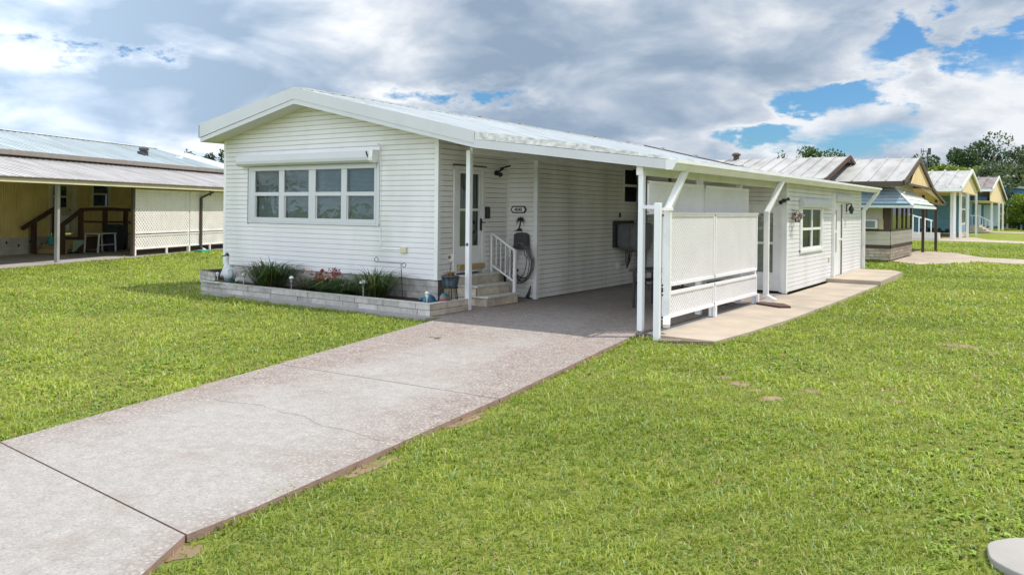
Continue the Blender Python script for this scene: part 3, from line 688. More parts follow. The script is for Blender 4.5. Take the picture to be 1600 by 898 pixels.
# utility-room side window + side door, each with a shutter box
ww = win_unit(house, (-5.03,19.88,.95), (0,1,0), (1,0,0), 1.97, 1.01, [(.07,.94),(1.03,1.90)], (.47,.53), trim=.07, gl=GLASSU)  # blind added here, standing in for a grey reflection in the panes
mb = MB(); mb.box(-5.03,-4.985,19.70,19.88,.90,2.0); mb.box(-5.03,-4.985,21.85,21.99,.90,2.0); mb.box(-5.03,-4.98,19.70,21.99,.88,.95); mb.build('window_trim', WHITE, ww)
mb = MB(); mb.prism([(-5.01,19.66,1.97),(-4.9,19.66,1.975),(-4.89,19.66,2.08),(-4.93,19.66,2.18),(-5.01,19.66,2.19)], (0,2.95,0)); mb.build('roller_shutter', FASCIA, house)
mb = MB(); X = -5.03
mb.box(X-.05,X+.09,23.05,23.20,.1,2.38); mb.box(X-.05,X+.04,24.25,24.36,.1,2.14); mb.box(X-.05,X+.042,23.2,24.36,2.09,2.14)
mb.box(X-.05,X+.01,23.2,23.38,.1,2.09); mb.box(X-.05,X+.01,23.72,24.25,.1,2.09); mb.box(X-.05,X+.009,23.38,23.72,.1,.75); mb.box(X-.05,X+.009,23.38,23.72,1.93,2.09); mb.box(X-.05,X+.012,23.38,23.72,1.30,1.36)
mb.box(X+.03,X+.045,24.22,24.25,.1,2.1,1)
dr = mb.build('side_door', [WHITE, BROWNT], house)
for z0, z1 in ((.75,1.30),(1.36,1.93)): mb = MB(); mb.add([(X-.01,23.38,z0),(X-.01,23.72,z0),(X-.01,23.72,z1),(X-.01,23.38,z1)], [(0,1,2,3)]); mb.build('pane', GLASSD, dr)
mb = MB(); mb.box(X-.3,X-.1,23.2,24.3,.1,2.1); mb.build('interior', DARK, dr)
mb = MB(); mb.tube([(X+.01,24.12,1.1),(X+.06,24.12,1.1),(X+.07,24.12,1.1)], .03, 8); mb.build('handle', WHITE, dr)
mb = MB(); mb.prism([(-5.01,23.21,2.16),(-4.9,23.21,2.165),(-4.89,23.21,2.27),(-4.93,23.21,2.37),(-5.01,23.21,2.38)], (0,2.25,0)); mb.build('roller_shutter', FASCIA, house)
mb = MB(); mb.box(X+.012,X+.05,22.66,22.80,.56,.66); bev(mb.build('outlet_box', YTRIM, house), .01)
mb = MB(); mb.box(-8.84,-8.815,15.95,16.12,1.98,2.18); bev(mb.build('wall_vent', SIDING_T, house), .006)
mb = MB(); mb.box(-8.84,-8.81,17.75,17.83,1.68,1.80); mb.build('doorbell', BROWNT, house)

# ------------------------------------------------------------------ front steps + railing
st = thing('front_steps', 'three cream block steps leading up to the glazed entrance door', 'steps', (-9.2,12.85,0))
for i, (x1, z0, z1) in enumerate([(-8.86,0,.19),(-9.10,.19,.38),(-9.34,.38,.57)]):
    mb = MB(); blocks(mb, (x1,12.30), (x1,13.36), z0, z1-.04, 1, .62, .2, (1,0)); blocks(mb, (-9.58,12.30), (x1,12.30), z0, z1-.04, 1, .5, .2, (0,-1)); blocks(mb, (x1,13.36),(-9.58,13.36), z0, z1-.04, 1, .5, .2, (0,1))
    s_ = mb.build('riser', [STONEW, MORTAR], st)
    mb = MB(); mb.box(-9.58,x1+.035,12.265,13.395,z1-.038,z1); bev(mb.build('tread', CAP, st), .008)
rl = thing('stair_railing', 'white metal handrail beside the entrance steps', 'railing', (-9.2,13.33,0))
mb = MB(); mb.bar((-9.50,13.33,.57),(-9.50,13.33,1.38),.04,.04); mb.build('post', WHITE, rl)
mb = MB(); mb.bar((-8.93,13.33,.19),(-8.93,13.33,1.05),.055,.055); mb.build('post', WHITE, rl)
mb = MB(); mb.bar((-9.50,13.33,1.37),(-8.93,13.33,1.03),.04,.035); mb.build('handrail', WHITE, rl)
mb = MB(); mb.bar((-9.50,13.33,.72),(-8.93,13.33,.40),.03,.03)
for i in range(4): t = (i+1)/5; x = -9.5+.57*t; mb.bar((x,13.33,.72-.32*t),(x,13.33,1.36-.34*t),.016,.016)
mb.build('baluster', WHITE, rl)

# ------------------------------------------------------------------ things on the entrance walls
def prism_xz(m, pts, y0, y1, mi=0): m.prism([(x,y0,z) for x,z in pts], (0,y1-y0,0), mi)
sg = thing('house_number_sign', 'black-rimmed oval house number sign above the palm silhouette', 'sign', (-9.30,14.0,1.85))
def capsule(cx, cz, w, h, c): return [(cx-w/2,cz),(cx-w/2+c,cz+h/2),(cx+w/2-c,cz+h/2),(cx+w/2,cz),(cx+w/2-c,cz-h/2),(cx-w/2+c,cz-h/2)]
mb = MB(); prism_xz(mb, capsule(-9.30,1.85,.40,.15,.05), 14.015, 13.998); mb.build('rim', BLACK, sg)
mb = MB(); prism_xz(mb, capsule(-9.30,1.85,.34,.10,.04), 13.998, 13.992); mb.build('plate', WHITE, sg)
fc = bpy.data.curves.new('digits', 'FONT'); fc.body = '4040'; fc.size = .095; fc.align_x = 'CENTER'; fc.align_y = 'CENTER'; fc.extrude = .002; fc.offset = .0016
fo = bpy.data.objects.new('digits', fc); COL.objects.link(fo); fc.materials.append(BLACK)
bpy.context.view_layer.update(); dm = bpy.data.meshes.new_from_object(fo.evaluated_get(bpy.context.evaluated_depsgraph_get())); bpy.data.objects.remove(fo)
fo = bpy.data.objects.new('digits', dm); COL.objects.link(fo); fo.parent = sg; fo.rotation_euler = (R(90),0,0); fo.location = (0,-.012,-.004)
pm = thing('palm_silhouette', 'black metal palm tree cut-out below the house number', 'wall ornament', (-9.28,14.0,1.4))
mb = MB()
tr = [(-9.28+.05*math.sin(t*1.6)-.01, 1.43+.22*t) for t in [i/6 for i in range(7)]]
for (a, za), (b, zb) in zip(tr, tr[1:]): mb.bar((a,13.998,za),(b,13.998,zb+.004),.022,.012,(0,1,0))
top = tr[-1]
for k, a in enumerate([-10,18,48,90,132,162,190,-35,215]):
    a = R(a); P = []
    for i in range(6):
        t = i/5; P.append((top[0]+.12*t*math.cos(a), top[1]+.11*t*math.sin(a)-.06*t*t))
    for i in range(5):
        w_ = .034*(1-i/5.5); mb.bar((P[i][0],13.997-k*.0012,P[i][1]),(P[i+1][0],13.997-k*.0012,P[i+1][1]),w_,.001,(0,1,0))
prism_xz(mb, [(-9.42,1.395),(-9.35,1.415),(-9.30,1.455),(-9.26,1.46),(-9.22,1.45),(-9.19,1.40)], 14.002, 13.99)
mb.build('cutout', BLACK, pm)
hr = thing('garden_hose_reel', 'grey garden hose looped over a charcoal wall holder by the corner', 'hose', (-9.16,13.98,.9))
mb = MB(); prism_xz(mb, [(-9.33,1.05),(-9.32,1.33),(-9.26,1.365),(-9.17,1.375),(-9.08,1.365),(-9.01,1.33),(-9.00,1.05),(-8.97,1.03),(-9.10,1.02),(-9.25,1.02)], 14.0, 13.86)
bev(mb.build('holder', DGREY, hr), .012)
for k in range(7):
    mb = MB(); r1 = random.uniform(.20,.27); h1 = random.uniform(.70,.92); cx = -9.13+random.uniform(-.05,.04); n = 40; pts = []
    for i in range(n):
        t = 2*math.pi*i/n; x = cx + r1*math.sin(t)*(1.0 if math.cos(t) < .3 else .8) ; z = 1.16 - h1/2 + h1/2*math.cos(t)
        pts.append((x, 13.93-.028*k*.8+.015*math.sin(3*t+k), max(z, .2)))
    mb.tube(pts, .0105, 6, True); mb.build('hose_loop', HOSE, hr, True)
mb = MB(); mb.tube([(-9.25,13.8,1.05),(-9.22,13.74,.8),(-9.15,13.72,.62),(-9.17,13.7,.5),(-9.22,13.7,.36),(-9.12,13.7,.34),(-9.0,13.72,.5)], .010, 6); mb.tube([(-9.18,13.7,.56),(-9.15,13.69,.44)], [.02,.028], 8); mb.tube([(-9.21,13.7,.6),(-9.10,13.7,.6)], .03, 8)
mb.build('nozzle', BLACK, hr)
mb = MB(); mb.tube([(-8.95,13.96,.28),(-8.98,13.94,.12),(-9.02,13.93,.03)], [.012,.03,.04], 8); tag(mb.build('drain_boot', BLACK), 'black rubber pipe end at the foot of the carport corner', 'pipe')
def wall_light():
    t = thing('security_light', 'black twin-head security light beside the entrance door', 'wall light', (-9.60,13.57,2.6))
    mb = MB(); mb.prism([(-9.595,13.57+.055*math.cos(a),2.60+.055*math.sin(a)) for a in [2*math.pi*i/14 for i in range(14)]], (.05,0,0)); mb.build('base', BLACK, t)
    mb = MB(); mb.tube([(-9.55,13.56,2.60),(-9.47,13.55,2.58)], .03, 10); mb.tube([(-9.47,13.55,2.58),(-9.44,13.54,2.55)], [.045,.05], 12); mb.build('sensor', BLACK, t)
    mb = MB(); mb.tube([(-9.55,13.62,2.63),(-9.47,13.68,2.70)], .02, 8); mb.bar((-9.50,13.62,2.70),(-9.38,13.78,2.755),.12,.03); mb.build('lamp_head', BLACK, t)
wall_light()
def lantern(x, y, z):
    t = thing('wall_lantern', 'black bell-shaped lantern right of the side door', 'wall light', (x,y,z))
    mb = MB(); mb.box(x,x+.025,y-.05,y+.05,z-.09,z+.14); mb.tube([(x+.02,y,z+.1),(x+.10,y,z+.16),(x+.14,y,z+.12)], .012, 6); mb.build('bracket', BLACK, t)
    mb = MB(); mb.lathe((x+.14,y,z-.1), [(.075,.06),(.085,.08),(.05,.16),(.022,.20),(.014,.26)], 12); mb.build('hood', BLACK, t)
    mb = MB(); mb.lathe((x+.14,y,z-.12), [(.025,-.02),(.05,.0),(.055,.08)], 12); mb.build('lamp_glass', GLASSD, t)
lantern(-5.02,24.92,1.97)
t = thing('corner_floodlight', 'small dark floodlight on the utility room corner board', 'wall light', (-5.0,18.56,2.11))
mb = MB(); mb.box(-5.10,-5.02,18.50,18.55,2.08,2.16); mb.build('base', BROWNT, t)
mb = MB(); mb.tube([(-5.07,18.5,2.11),(-5.11,18.40,2.07)], [.03,.045], 10); mb.tube([(-5.0,18.5,2.13),(-4.94,18.42,2.15)], [.02,.04], 10); mb.build('lamp_head', BLACK, t)
t = thing('wall_flower_basket', 'rusty metal hanging basket with dried flowers left of the utility window', 'wall ornament', (-5.0,19.07,1.7))
mb = MB(); mb.tube([(-5.01,19.02,1.9),(-4.86,19.02,1.88),(-4.84,19.05,1.80)], .008, 6)
for k in range(7): a = k*.9; mb.tube([(-4.9+.1*math.cos(a),19.07+.13*math.sin(a),1.80),(-4.9+.04*math.cos(a),19.07+.05*math.sin(a),1.62)], .008, 5)
mb.build('basket', M('rust',(.11,.06,.045),.8), t)
mb = MB()
for k in range(26): c = (-4.9+random.uniform(-.1,.1),19.07+random.uniform(-.18,.18),1.75+random.uniform(-.06,.1)); mb.ell(c, .028,.035,.02, 6)
mb.build('dried_flowers', M('dried_flowers',(.20,.10,.07),.9,.5,20,rgb2=(.35,.33,.28),s2=30), t, True)
# grey covered box on the carport wall
t = thing('covered_wall_unit', 'grey fabric-covered box mounted on the carport wall', 'covered appliance', (-8.6,18.0,.9))
mb = MB(); prof = [(17.50,1.50),(17.56,1.54),(18.5,1.545),(18.6,1.50),(18.6,1.12),(18.48,.92),(18.25,.84),(17.62,.90),(17.50,1.0)]
mb.prism([(-8.42,y,z) for y,z in prof], (.12,0,0)); mb.prism([(-8.78,y+(.05 if y<18 else -.02),z*.99+.01) for y,z in prof], (.36,0,0)); bev(mb.build('cover', COVER, t), .04, 3)
mb = MB(); mb.box(-8.84,-8.78,17.42,18.5,.95,1.60); mb.build('mount', DGREY, t)
mb = MB()
for k in range(5): mb.tube([(-8.72+.02*k,17.95+.05*k,.9),(-8.72,17.93+.06*k,.6),(-8.72,18.0+.03*k,.42+.03*k),(-8.72,18.1+.02*k,.6),(-8.72,18.12,.88)], .009, 5)
mb.build('cord', BLACK, t)
mb = MB(); mb.box(-8.84,-8.80,17.62,17.78,.42,.58); mb.build('outlet_box', WHITE, t)

# ------------------------------------------------------------------ lattice screens of the carport
ls = thing('lattice_screen', 'white vinyl lattice screen standing along the carport side, beside the patio path', 'lattice screen', (-4.95,13.8,0))
LX = -4.96
for k, (y0, y1) in enumerate([(11.50,13.72),(13.76,16.18)]):
    for (z0, z1) in [(.695,1.80),(.20,.575)]:
        mb = MB(); lattice(mb, (LX-.006,y0+.02,z0), (0,1,0), y1-y0-.04, z1-z0, .052, .032, .005, (1,0,0))
        p = mb.build('lattice_panel', LATT, ls)
        mb = MB(); mb.box(LX-.018,LX+.02,y0,y1,z0-.02,z0+.03); mb.box(LX-.018,LX+.02,y0,y1,z1-.03,z1+.02); mb.box(LX-.017,LX+.019,y0,y0+.04,z0,z1); mb.box(LX-.017,LX+.019,y1-.04,y1,z0,z1); mb.build('frame', LATT, p)
mb = MB(); mb.box(LX-.03,LX+.03,11.48,16.22,1.80,1.835); mb.build('top_rail', LATT, ls)
for y, h in ((13.74,.24),(16.20,1.8)):
    mb = MB(); mb.box(LX-.075,LX-.02,y-.04,y+.04,0,h); mb.build('post', POSTW, ls)
    mb = MB(); mb.box(LX+.0,LX+.05,y-.045,y+.045,0,.2); mb.build('foot', POSTW, ls)
mb = MB(); mb.box(-4.865,-4.775,10.93,11.02,-.06,1.97); p = bev(mb.build('post', POSTW, ls), .01)
mb = MB(); mb.bar((-5.24,11.34,1.91),(-4.84,11.0,1.91),.04,.055); mb.build('top_rail', LATT, ls); mb = MB(); mb.box(-4.84,-4.80,11.02,11.5,1.86,1.9); mb.build('top_rail', LATT, ls)
lu = thing('upper_lattice_screen', 'shaded white lattice strip hung between the carport posts under the beam', 'lattice screen', (-5.25,13.9,1.9))
for (y0, y1) in [(11.45,13.80),(13.90,16.35)]:
    mb = MB(); lattice(mb, (-5.20,y0+.02,1.82), (0,1,0), y1-y0-.04, .50, .052, .032, .005, (1,0,0)); p = mb.build('lattice_panel', LATT, lu)
    mb = MB(); mb.box(-5.215,-5.18,y0,y1,1.80,1.84); mb.box(-5.215,-5.18,y0,y1,2.28,2.32); mb.box(-5.214,-5.181,y0,y0+.03,1.82,2.3); mb.box(-5.214,-5.181,y1-.03,y1,1.82,2.3); mb.build('frame', LATT, p)
# carport clutter
t = thing('patio_table', 'dark folding table inside the carport behind the lattice', 'table', (-6.3,14.4,0))
mb = MB(); mb.box(-6.7,-5.9,13.9,14.9,.70,.73); bev(mb.build('tabletop', DGREY, t), .01)
for x in (-6.62,-5.98):
    for y in (13.98,14.82): mb = MB(); mb.bar((x,y,0),(x,y,.7),.035,.035); mb.build('leg', BLACK, t)
mb = MB(); mb.box(-6.62,-5.98,13.98,14.82,.50,.525); mb.build('shelf', DGREY, t)
t = thing('storage_bin', 'grey lidded storage bin on the carport floor behind the lattice', 'storage bin', (-5.8,16.9,0))
mb = MB(); mb.prism([(-6.1,16.6,0),(-5.55,16.6,0),(-5.55,17.3,0),(-6.1,17.3,0)], (0,0,.30)); bev(mb.build('body', M('bin_grey',(.20,.22,.25),.5), t), .03)
mb = MB(); mb.box(-6.14,-5.51,16.56,17.34,.30,.34); bev(mb.build('lid', DGREY, t), .015)
t = thing('ceiling_lamp', 'black bracket lamp hanging under the carport roof above the lattice', 'lamp', (-5.9,14.2,2.6))
mb = MB(); mb.lathe((-5.6,13.25,2.28), [(.12,.20),(.10,.18),(.03,.15),(.025,.06),(.05,.02),(.09,.0)], 12); mb.tube([(-5.6,13.25,2.48),(-5.6,13.25,2.72)], .012, 6); mb.build('shade', BLACK, t)
mb = MB(); mb.prism([(-4.92,16.05,.004),(-4.35,15.72,.004),(-4.18,15.85,.004),(-4.42,16.25,.004),(-4.9,16.3,.004)], (0,0,.035)); tag(mb.build('splash_mat', M('brown_mat',(.10,.055,.045),.8,.2)), 'dark brown splash mat under the second downspout on the patio path', 'mat')
mb = MB(); mb.prism([(-5.9,15.0,.003),(-5.45,14.85,.003),(-5.35,15.6,.003),(-5.85,15.7,.003)], (0,0,.04)); tag(mb.build('dark_floor_mat', DGREY), 'dark mat on the carport floor behind the lattice', 'mat')
for i, P in enumerate([[(-4.70,10.78),(-4.22,10.98),(-4.18,11.09),(-4.62,11.06),(-4.76,10.95)],[(-4.42,10.88),(-4.05,11.02),(-4.0,11.07),(-4.2,11.08)]]):
    mb = MB(); mb.prism([(x,y,-.05) for x,y in P], (0,0,.035+.01*i)); tag(mb.build('paver', M('old_paver%d'%i,(.20,.14,.115),.9,.25,12,.5,50)), ['broken brown paver in the grass at the near end of the patio path','small paver fragment tight against the patio path corner'][i], 'paver')
mb = MB(); mb.box(-5.2,-5.12,11.02,11.2,-.12,.0); mb.prism([(-5.28,11.25,-.04),(-5.12,11.17,-.04),(-4.9,11.05,-.04),(-4.9,11.12,-.04)], (0,0,.045)); tag(mb.build('dark_paver', MORTAR), 'dark block at the foot of the near carport post', 'paver')
mb = MB(); q = [(-7.33,8.88),(-7.28,8.84),(-7.23,8.86),(-7.22,8.92),(-7.27,8.93)]; mb.add([(x,y,.008+.014*(i%2)) for i,(x,y) in enumerate(q)], [(0,1,2,3,4)]); mb.bar((-7.33,8.88,.01),(-7.40,8.86,.01),.006,.006)
tag(mb.build('fallen_leaf', M('leaf_green',(.12,.14,.03),.6)), 'small curled green leaf lying on the driveway', 'leaf')
# round stepping stone
mb = MB(); n = 40; mb.prism([(.03+.32*math.cos(2*math.pi*i/n)*(1+.02*math.sin(5*i)),5.20+.32*math.sin(2*math.pi*i/n),GZ) for i in range(n)], (0,0,.045))
tag(bev(mb.build('stepping_stone', CONCG), .008), 'round pale concrete stepping stone in the lawn, bottom right corner', 'stepping stone')

# ------------------------------------------------------------------ planter
pl = thing('planter_wall', 'low two-course stone block planter wall in front of the big window', 'planter', (-12.8,10.75,0))
mb = MB(); blocks(mb, (-15.45,10.72), (-8.85,10.62), 0, .20, 2, .42, .13, (0,-1), .009, .01); mb.build('front_wall', [STONE, MORTAR], pl)
mb = MB(); blocks(mb, (-8.85,10.62), (-8.85,11.72), 0, .20, 2, .42, .13, (1,0), .009, .01); mb.build('side_wall', [STONEW, MORTAR], pl)
mb = MB(); blocks(mb, (-17.2,11.9), (-16.1,11.55), 0, .30, 3, .35, .14, (0,-1), .009, .01); blocks(mb, (-17.2,13.4), (-17.2,11.9), 0, .30, 3, .35, .14, (-1,0), .009, .01); blocks(mb, (-15.45,11.0),(-15.45,10.72), 0,.2,2,.3,.14,(-1,0))
mb.build('side_wall', [STONE, MORTAR], pl)
mb = MB(); mb.prism([(-15.46,10.705,.2),(-8.84,10.605,.2),(-8.84,11.7,.2),(-8.98,11.7,.2),(-8.98,10.74,.2),(-15.46,10.84,.2)], (0,0,.012)); mb.build('cap', CAP, pl)
# strap-leaf plants
def strap_clump(name, x, y, h, n, spread, c0, c1, label, group=None, cat='plant', wid=.018):
    t = thing(name, label, cat, (x,y,BEDZ), 0, group)
    a = rng.uniform(0, 2*np.pi, n); r = rng.uniform(0, spread*.35, n); pos = np.stack([r*np.cos(a), r*np.sin(a), np.zeros(n)], 1)
    k = rng.uniform(0, 1, (n,1)); cols = np.array(c0)*(1-k)+np.array(c1)*k; cols[rng.random(n) < .08] = (.30,.26,.10)
    blades('foliage', pos, a+rng.normal(0,.4,n), h*rng.uniform(.55,1.15,n), wid*rng.uniform(.7,1.3,n), rng.uniform(.35,1.55,n)*spread/h, cols, LEAF, t); return t
strap_clump('strap_leaf_plant', -13.75, 11.22, .74, 520, .85, (.02,.05,.02), (.10,.16,.045), 'large dark green strap-leaf clump, left in the planter under the window')
strap_clump('strap_leaf_plant', -10.75, 11.22, .66, 420, .68, (.02,.055,.02), (.15,.20,.06), 'spiky green strap-leaf clump at the right of the planter, behind a mushroom light')
strap_clump('low_fern_plant', -11.38, 11.12, .44, 440, .62, (.03,.07,.03), (.10,.17,.06), 'low feathery green plant between the orange flowers and the spiky clump', wid=.013)
strap_clump('dark_bedding_plant', -12.5, 11.25, .40, 420, .60, (.03,.015,.015), (.06,.05,.03), 'low dark burgundy foliage left of the orange flowers', wid=.014)
strap_clump('ground_ivy', -14.9, 11.05, .13, 260, .5, (.02,.05,.012), (.08,.12,.03), 'low green ivy beside the bird statue in the planter', wid=.02)
fl = strap_clump('flowering_plant', -11.95, 11.15, .44, 380, .48, (.03,.08,.02), (.10,.18,.05), 'green plant with orange-pink blooms in the middle of the planter', wid=.03)
mb = MB()
for k in range(34):
    c = (-12.02+random.gauss(0,.13), 11.05+random.gauss(0,.08), BEDZ+.36+random.gauss(0,.07)); tn = random.random()
    for p in range(6):
        a = p*math.pi/3+random.random(); q = (c[0]+.05*math.cos(a), c[1]-.02+.03*math.sin(a), c[2]+.03*math.sin(a*1.7)); mb.add([c,(q[0]+.02,q[1],q[2]+.02),q,(q[0]-.02,q[1],q[2]-.01)], [(0,1,2,3)], 0, tn)
mb.build('blooms', M('orange_blooms',(.36,.10,.045),.6,.3,20,tone=.5,rgb2=(.50,.24,.16),s2=14), fl)
mb = MB()
for k in range(16):
    c = (-11.68+random.gauss(0,.05), 11.1+random.gauss(0,.05), BEDZ+.42+random.gauss(0,.04))
    for p in range(5):
        a = p*1.26+random.random(); q = (c[0]+.045*math.cos(a), c[1], c[2]+.045*math.sin(a)); mb.add([c,(q[0]+.02,q[1]-.01,q[2]+.02),q,(q[0]-.02,q[1]-.01,q[2]-.01)], [(0,1,2,3)])
mb.build('blooms', M('red_blooms',(.26,.03,.04),.6,.3,20), fl)
# garden lights
LABL = ['small white path light at the far left of the planter, beside the bird statue','white path light left of the large strap-leaf clump','white path light between the strap-leaf clump and the burgundy foliage','mushroom-topped white path light in front of the spiky clump','white path light at the right corner of the planter, beside the blue ornament']
def path_light(x, y, h, r, z0=BEDZ):
    t = thing('path_light', '', 'garden light', (x,y,z0), 0, 'path lights along the planter')
    mb = MB(); mb.lathe((x,y,z0), [(.012,-.02),(.012,h*.55),(.02,h*.62),(.034,h*.78)], 10); mb.build('stake', WHITE, t, True)
    mb = MB(); mb.lathe((x,y,z0), [(r*.62,h*.72),(r*.66,h*.86)], 14); mb.build('lens', glass('lens',(.8,.8,.78),.2), t, True)
    mb = MB(); mb.lathe((x,y,z0), [(r*.98,h*.84),(r,h*.87),(r*.75,h*.95),(r*.3,h),(.004,h*1.01)], 16); mb.build('cap', WHITE, t, True); return t
for (x, y, h, r), lb in zip([(-15.75,11.35,.22,.04),(-14.33,10.98,.30,.05),(-12.82,10.98,.32,.05),(-10.75,10.93,.36,.085),(-9.13,10.86,.26,.045)], LABL): path_light(x, y, h, r)['label'] = lb
# white bird statue
t = thing('bird_statue', 'white garden bird statue with grey head at the left corner of the planter', 'statue', (-15.15,11.2,BEDZ))
def loft(mb, spine, n=14, mi=0):   # spine: (x,y,z,rx,ry)
    vs = []; fs = []
    for x, y, z, rx, ry in spine:
        for k in range(n): a = 2*math.pi*k/n; vs.append((x+rx*math.cos(a), y+ry*math.sin(a), z))
    for i in range(len(spine)-1):
        for k in range(n): fs.append((i*n+k,i*n+(k+1)%n,(i+1)*n+(k+1)%n,(i+1)*n+k))
    fs += [tuple(range(n))[::-1], tuple(range((len(spine)-1)*n,len(spine)*n))]; mb.add(vs, fs, mi)
bx, by = -15.15, 11.2
mb = MB(); loft(mb, [(bx+.06,by,.22,.05,.05),(bx+.05,by,.28,.15,.12),(bx+.03,by,.36,.19,.14),(bx-.0,by,.44,.16,.12),(bx-.04,by,.52,.09,.075),(bx-.065,by,.58,.05,.045),(bx-.06,by,.65,.038,.036),(bx-.05,by,.72,.045,.042),(bx-.055,by,.76,.05,.045),(bx-.06,by,.80,.035,.03),(bx-.06,by,.815,.01,.01)])
loft(mb, [(bx-.19,by-.03,.28,.02,.02),(bx-.17,by-.03,.32,.06,.05),(bx-.13,by-.02,.40,.07,.05),(bx-.09,by,.47,.04,.04)])
mb.build('body', M('statue_white',(.62,.63,.64),.7,.12,8), t, True)
mb = MB(); loft(mb, [(bx-.055,by,.752,.054,.05),(bx-.06,by,.80,.042,.036),(bx-.06,by,.825,.012,.01)]); mb.bar((bx-.09,by,.765),(bx-.20,by-.02,.735),.03,.022); mb.build('head_cap', DGREY, t, True)
mb = MB(); mb.ell((bx+.13,by-.06,.37), .11,.05,.12,12); mb.build('wing', M('statue_wing',(.40,.46,.50),.7,.15,8), t, True)
mb = MB(); loft(mb, [(bx+.04,by,BEDZ-.02,.13,.11),(bx+.05,by,.20,.12,.10),(bx+.05,by,.27,.11,.09)]); mb.build('base', M('statue_teal',(.04,.11,.13),.7,.2,8), t, True)
# shepherd hook
t = thing('garden_hook', 'thin dark metal flag hook with curled ends in the planter', 'garden hook', (-10.24,11.6,BEDZ))
HX, HY = -10.28, 11.45
mb = MB(); mb.tube([(HX+.05,HY,BEDZ-.02),(HX,HY,.79)], .007, 6)
c = (HX+.05,.77)
mb.tube([(HX-.62,HY,.80)]+[(HX-.64+.05*math.cos(a),HY,.845+.05*math.sin(a)) for a in [-1.2-i*.62 for i in range(10)]], .006, 6)
mb.tube([(HX-.62,HY,.80),(HX,HY,.80),(HX+.06,HY,.79)], .006, 6)
mb.tube([(HX+.08+.045*math.cos(a),HY,.775+.045*math.sin(a)) for a in [2.6-i*.62 for i in range(10)]], .006, 6)
mb.build('hook', BLACK, t)
# blue turtle ornament
t = thing('turtle_ornament', 'glossy blue and red turtle-shaped ornament at the right end of the planter', 'garden ornament', (-9.15,11.2,BEDZ))
CB = M('glazed_blue',(.02,.09,.19),.3,.3,14,rgb2=(.03,.15,.15),s2=9)
mb = MB(); mb.lathe((-9.28,11.1,BEDZ), [(.13,0),(.13,.06),(.10,.13),(.05,.17),(.005,.185)], 16); mb.build('shell', CB, t, True)
mb = MB(); mb.lathe((-8.99,11.18,BEDZ), [(.05,0),(.11,.05),(.10,.14),(.06,.20),(.005,.22)], 14); mb.build('body', M('glazed_teal',(.03,.17,.16),.2,.4,12,rgb2=(.28,.03,.05),s2=7), t, True)
mb = MB(); mb.ell((-9.40,11.02,BEDZ+.09), .045,.045,.04,10); mb.tube([(-9.33,11.05,BEDZ+.05),(-9.40,11.02,BEDZ+.08)], .025, 8); mb.build('head', CB, t, True)
# pot stand
t = thing('pot_stand', 'dark metal stand by the entrance, holding the blue pot', 'plant stand', (-8.98,11.50,0))
PX, PY = -9.0, 11.35
for k in range(4): a = k*math.pi/2+.5; mb = MB(); mb.tube([(PX+.15*math.cos(a),PY+.15*math.sin(a),.02 if k in (0,) else .12),(PX+.12*math.cos(a),PY+.12*math.sin(a),.42),(PX+.16*math.cos(a),PY+.16*math.sin(a),.64)], .008, 6); mb.build('leg', BLACK, t)
mb = MB(); mb.tube([(PX+.14*math.cos(a),PY+.14*math.sin(a),.43) for a in [i*math.pi/8 for i in range(16)]], .01, 6, True); mb.tube([(PX+.165*math.cos(a),PY+.165*math.sin(a),.62) for a in [i*math.pi/8 for i in range(16)]], .01, 6, True); mb.build('ring', BLACK, t)
t = thing('plant_pot', 'blue glazed pot of dry soil and succulents in the metal stand', 'plant pot', (PX,PY,.44))
mb = MB(); mb.lathe((PX,PY,.44), [(.10,0),(.13,.02),(.145,.10),(.155,.18),(.165,.20),(.15,.20),(.14,.17)], 20); mb.build('pot', M('blue_pot',(.02,.035,.045),.35,.2,6,rgb2=(.08,.12,.15),s2=5), t, True)
mb = MB(); mb.lathe((PX,PY,.44), [(.14,.15),(.14,.185),(.05,.2),(.005,.205)], 16); mb.build('soil', SOIL, t)
n = 60; a = rng.uniform(0,6.28,n); r = rng.uniform(0,.11,n)
blades('succulent', np.stack([r*np.cos(a), r*np.sin(a), np.full(n,.2)],1), a, rng.uniform(.04,.12,n), np.full(n,.02), rng.uniform(.2,1.2,n), np.array([(.25,.16,.09)])*rng.uniform(.6,1.3,(n,1)), LEAF, t)
t = thing('metal_flower', 'small metal pinwheel flower standing in the blue pot', 'garden ornament', (PX-.02,PY,.6))
mb = MB(); mb.tube([(PX,PY,.6),(PX-.01,PY,.98)], .005, 5); mb.build('stem', BLACK, t)
mb = MB()
for p in range(9): a = p*.698; mb.add([(PX-.01,PY-.01,.98),(PX-.01+.07*math.cos(a-.2),PY-.015,.98+.07*math.sin(a-.2)),(PX-.01+.095*math.cos(a),PY-.01,.98+.095*math.sin(a)),(PX-.01+.07*math.cos(a+.2),PY-.005,.98+.07*math.sin(a+.2))], [(0,1,2,3)])
mb.build('petals', M('flower_petals',(.45,.42,.36),.5,.2), t)
mb = MB(); mb.ell((PX-.01,PY-.02,.98), .03,.015,.03,10); mb.build('centre', BROWNT, t)

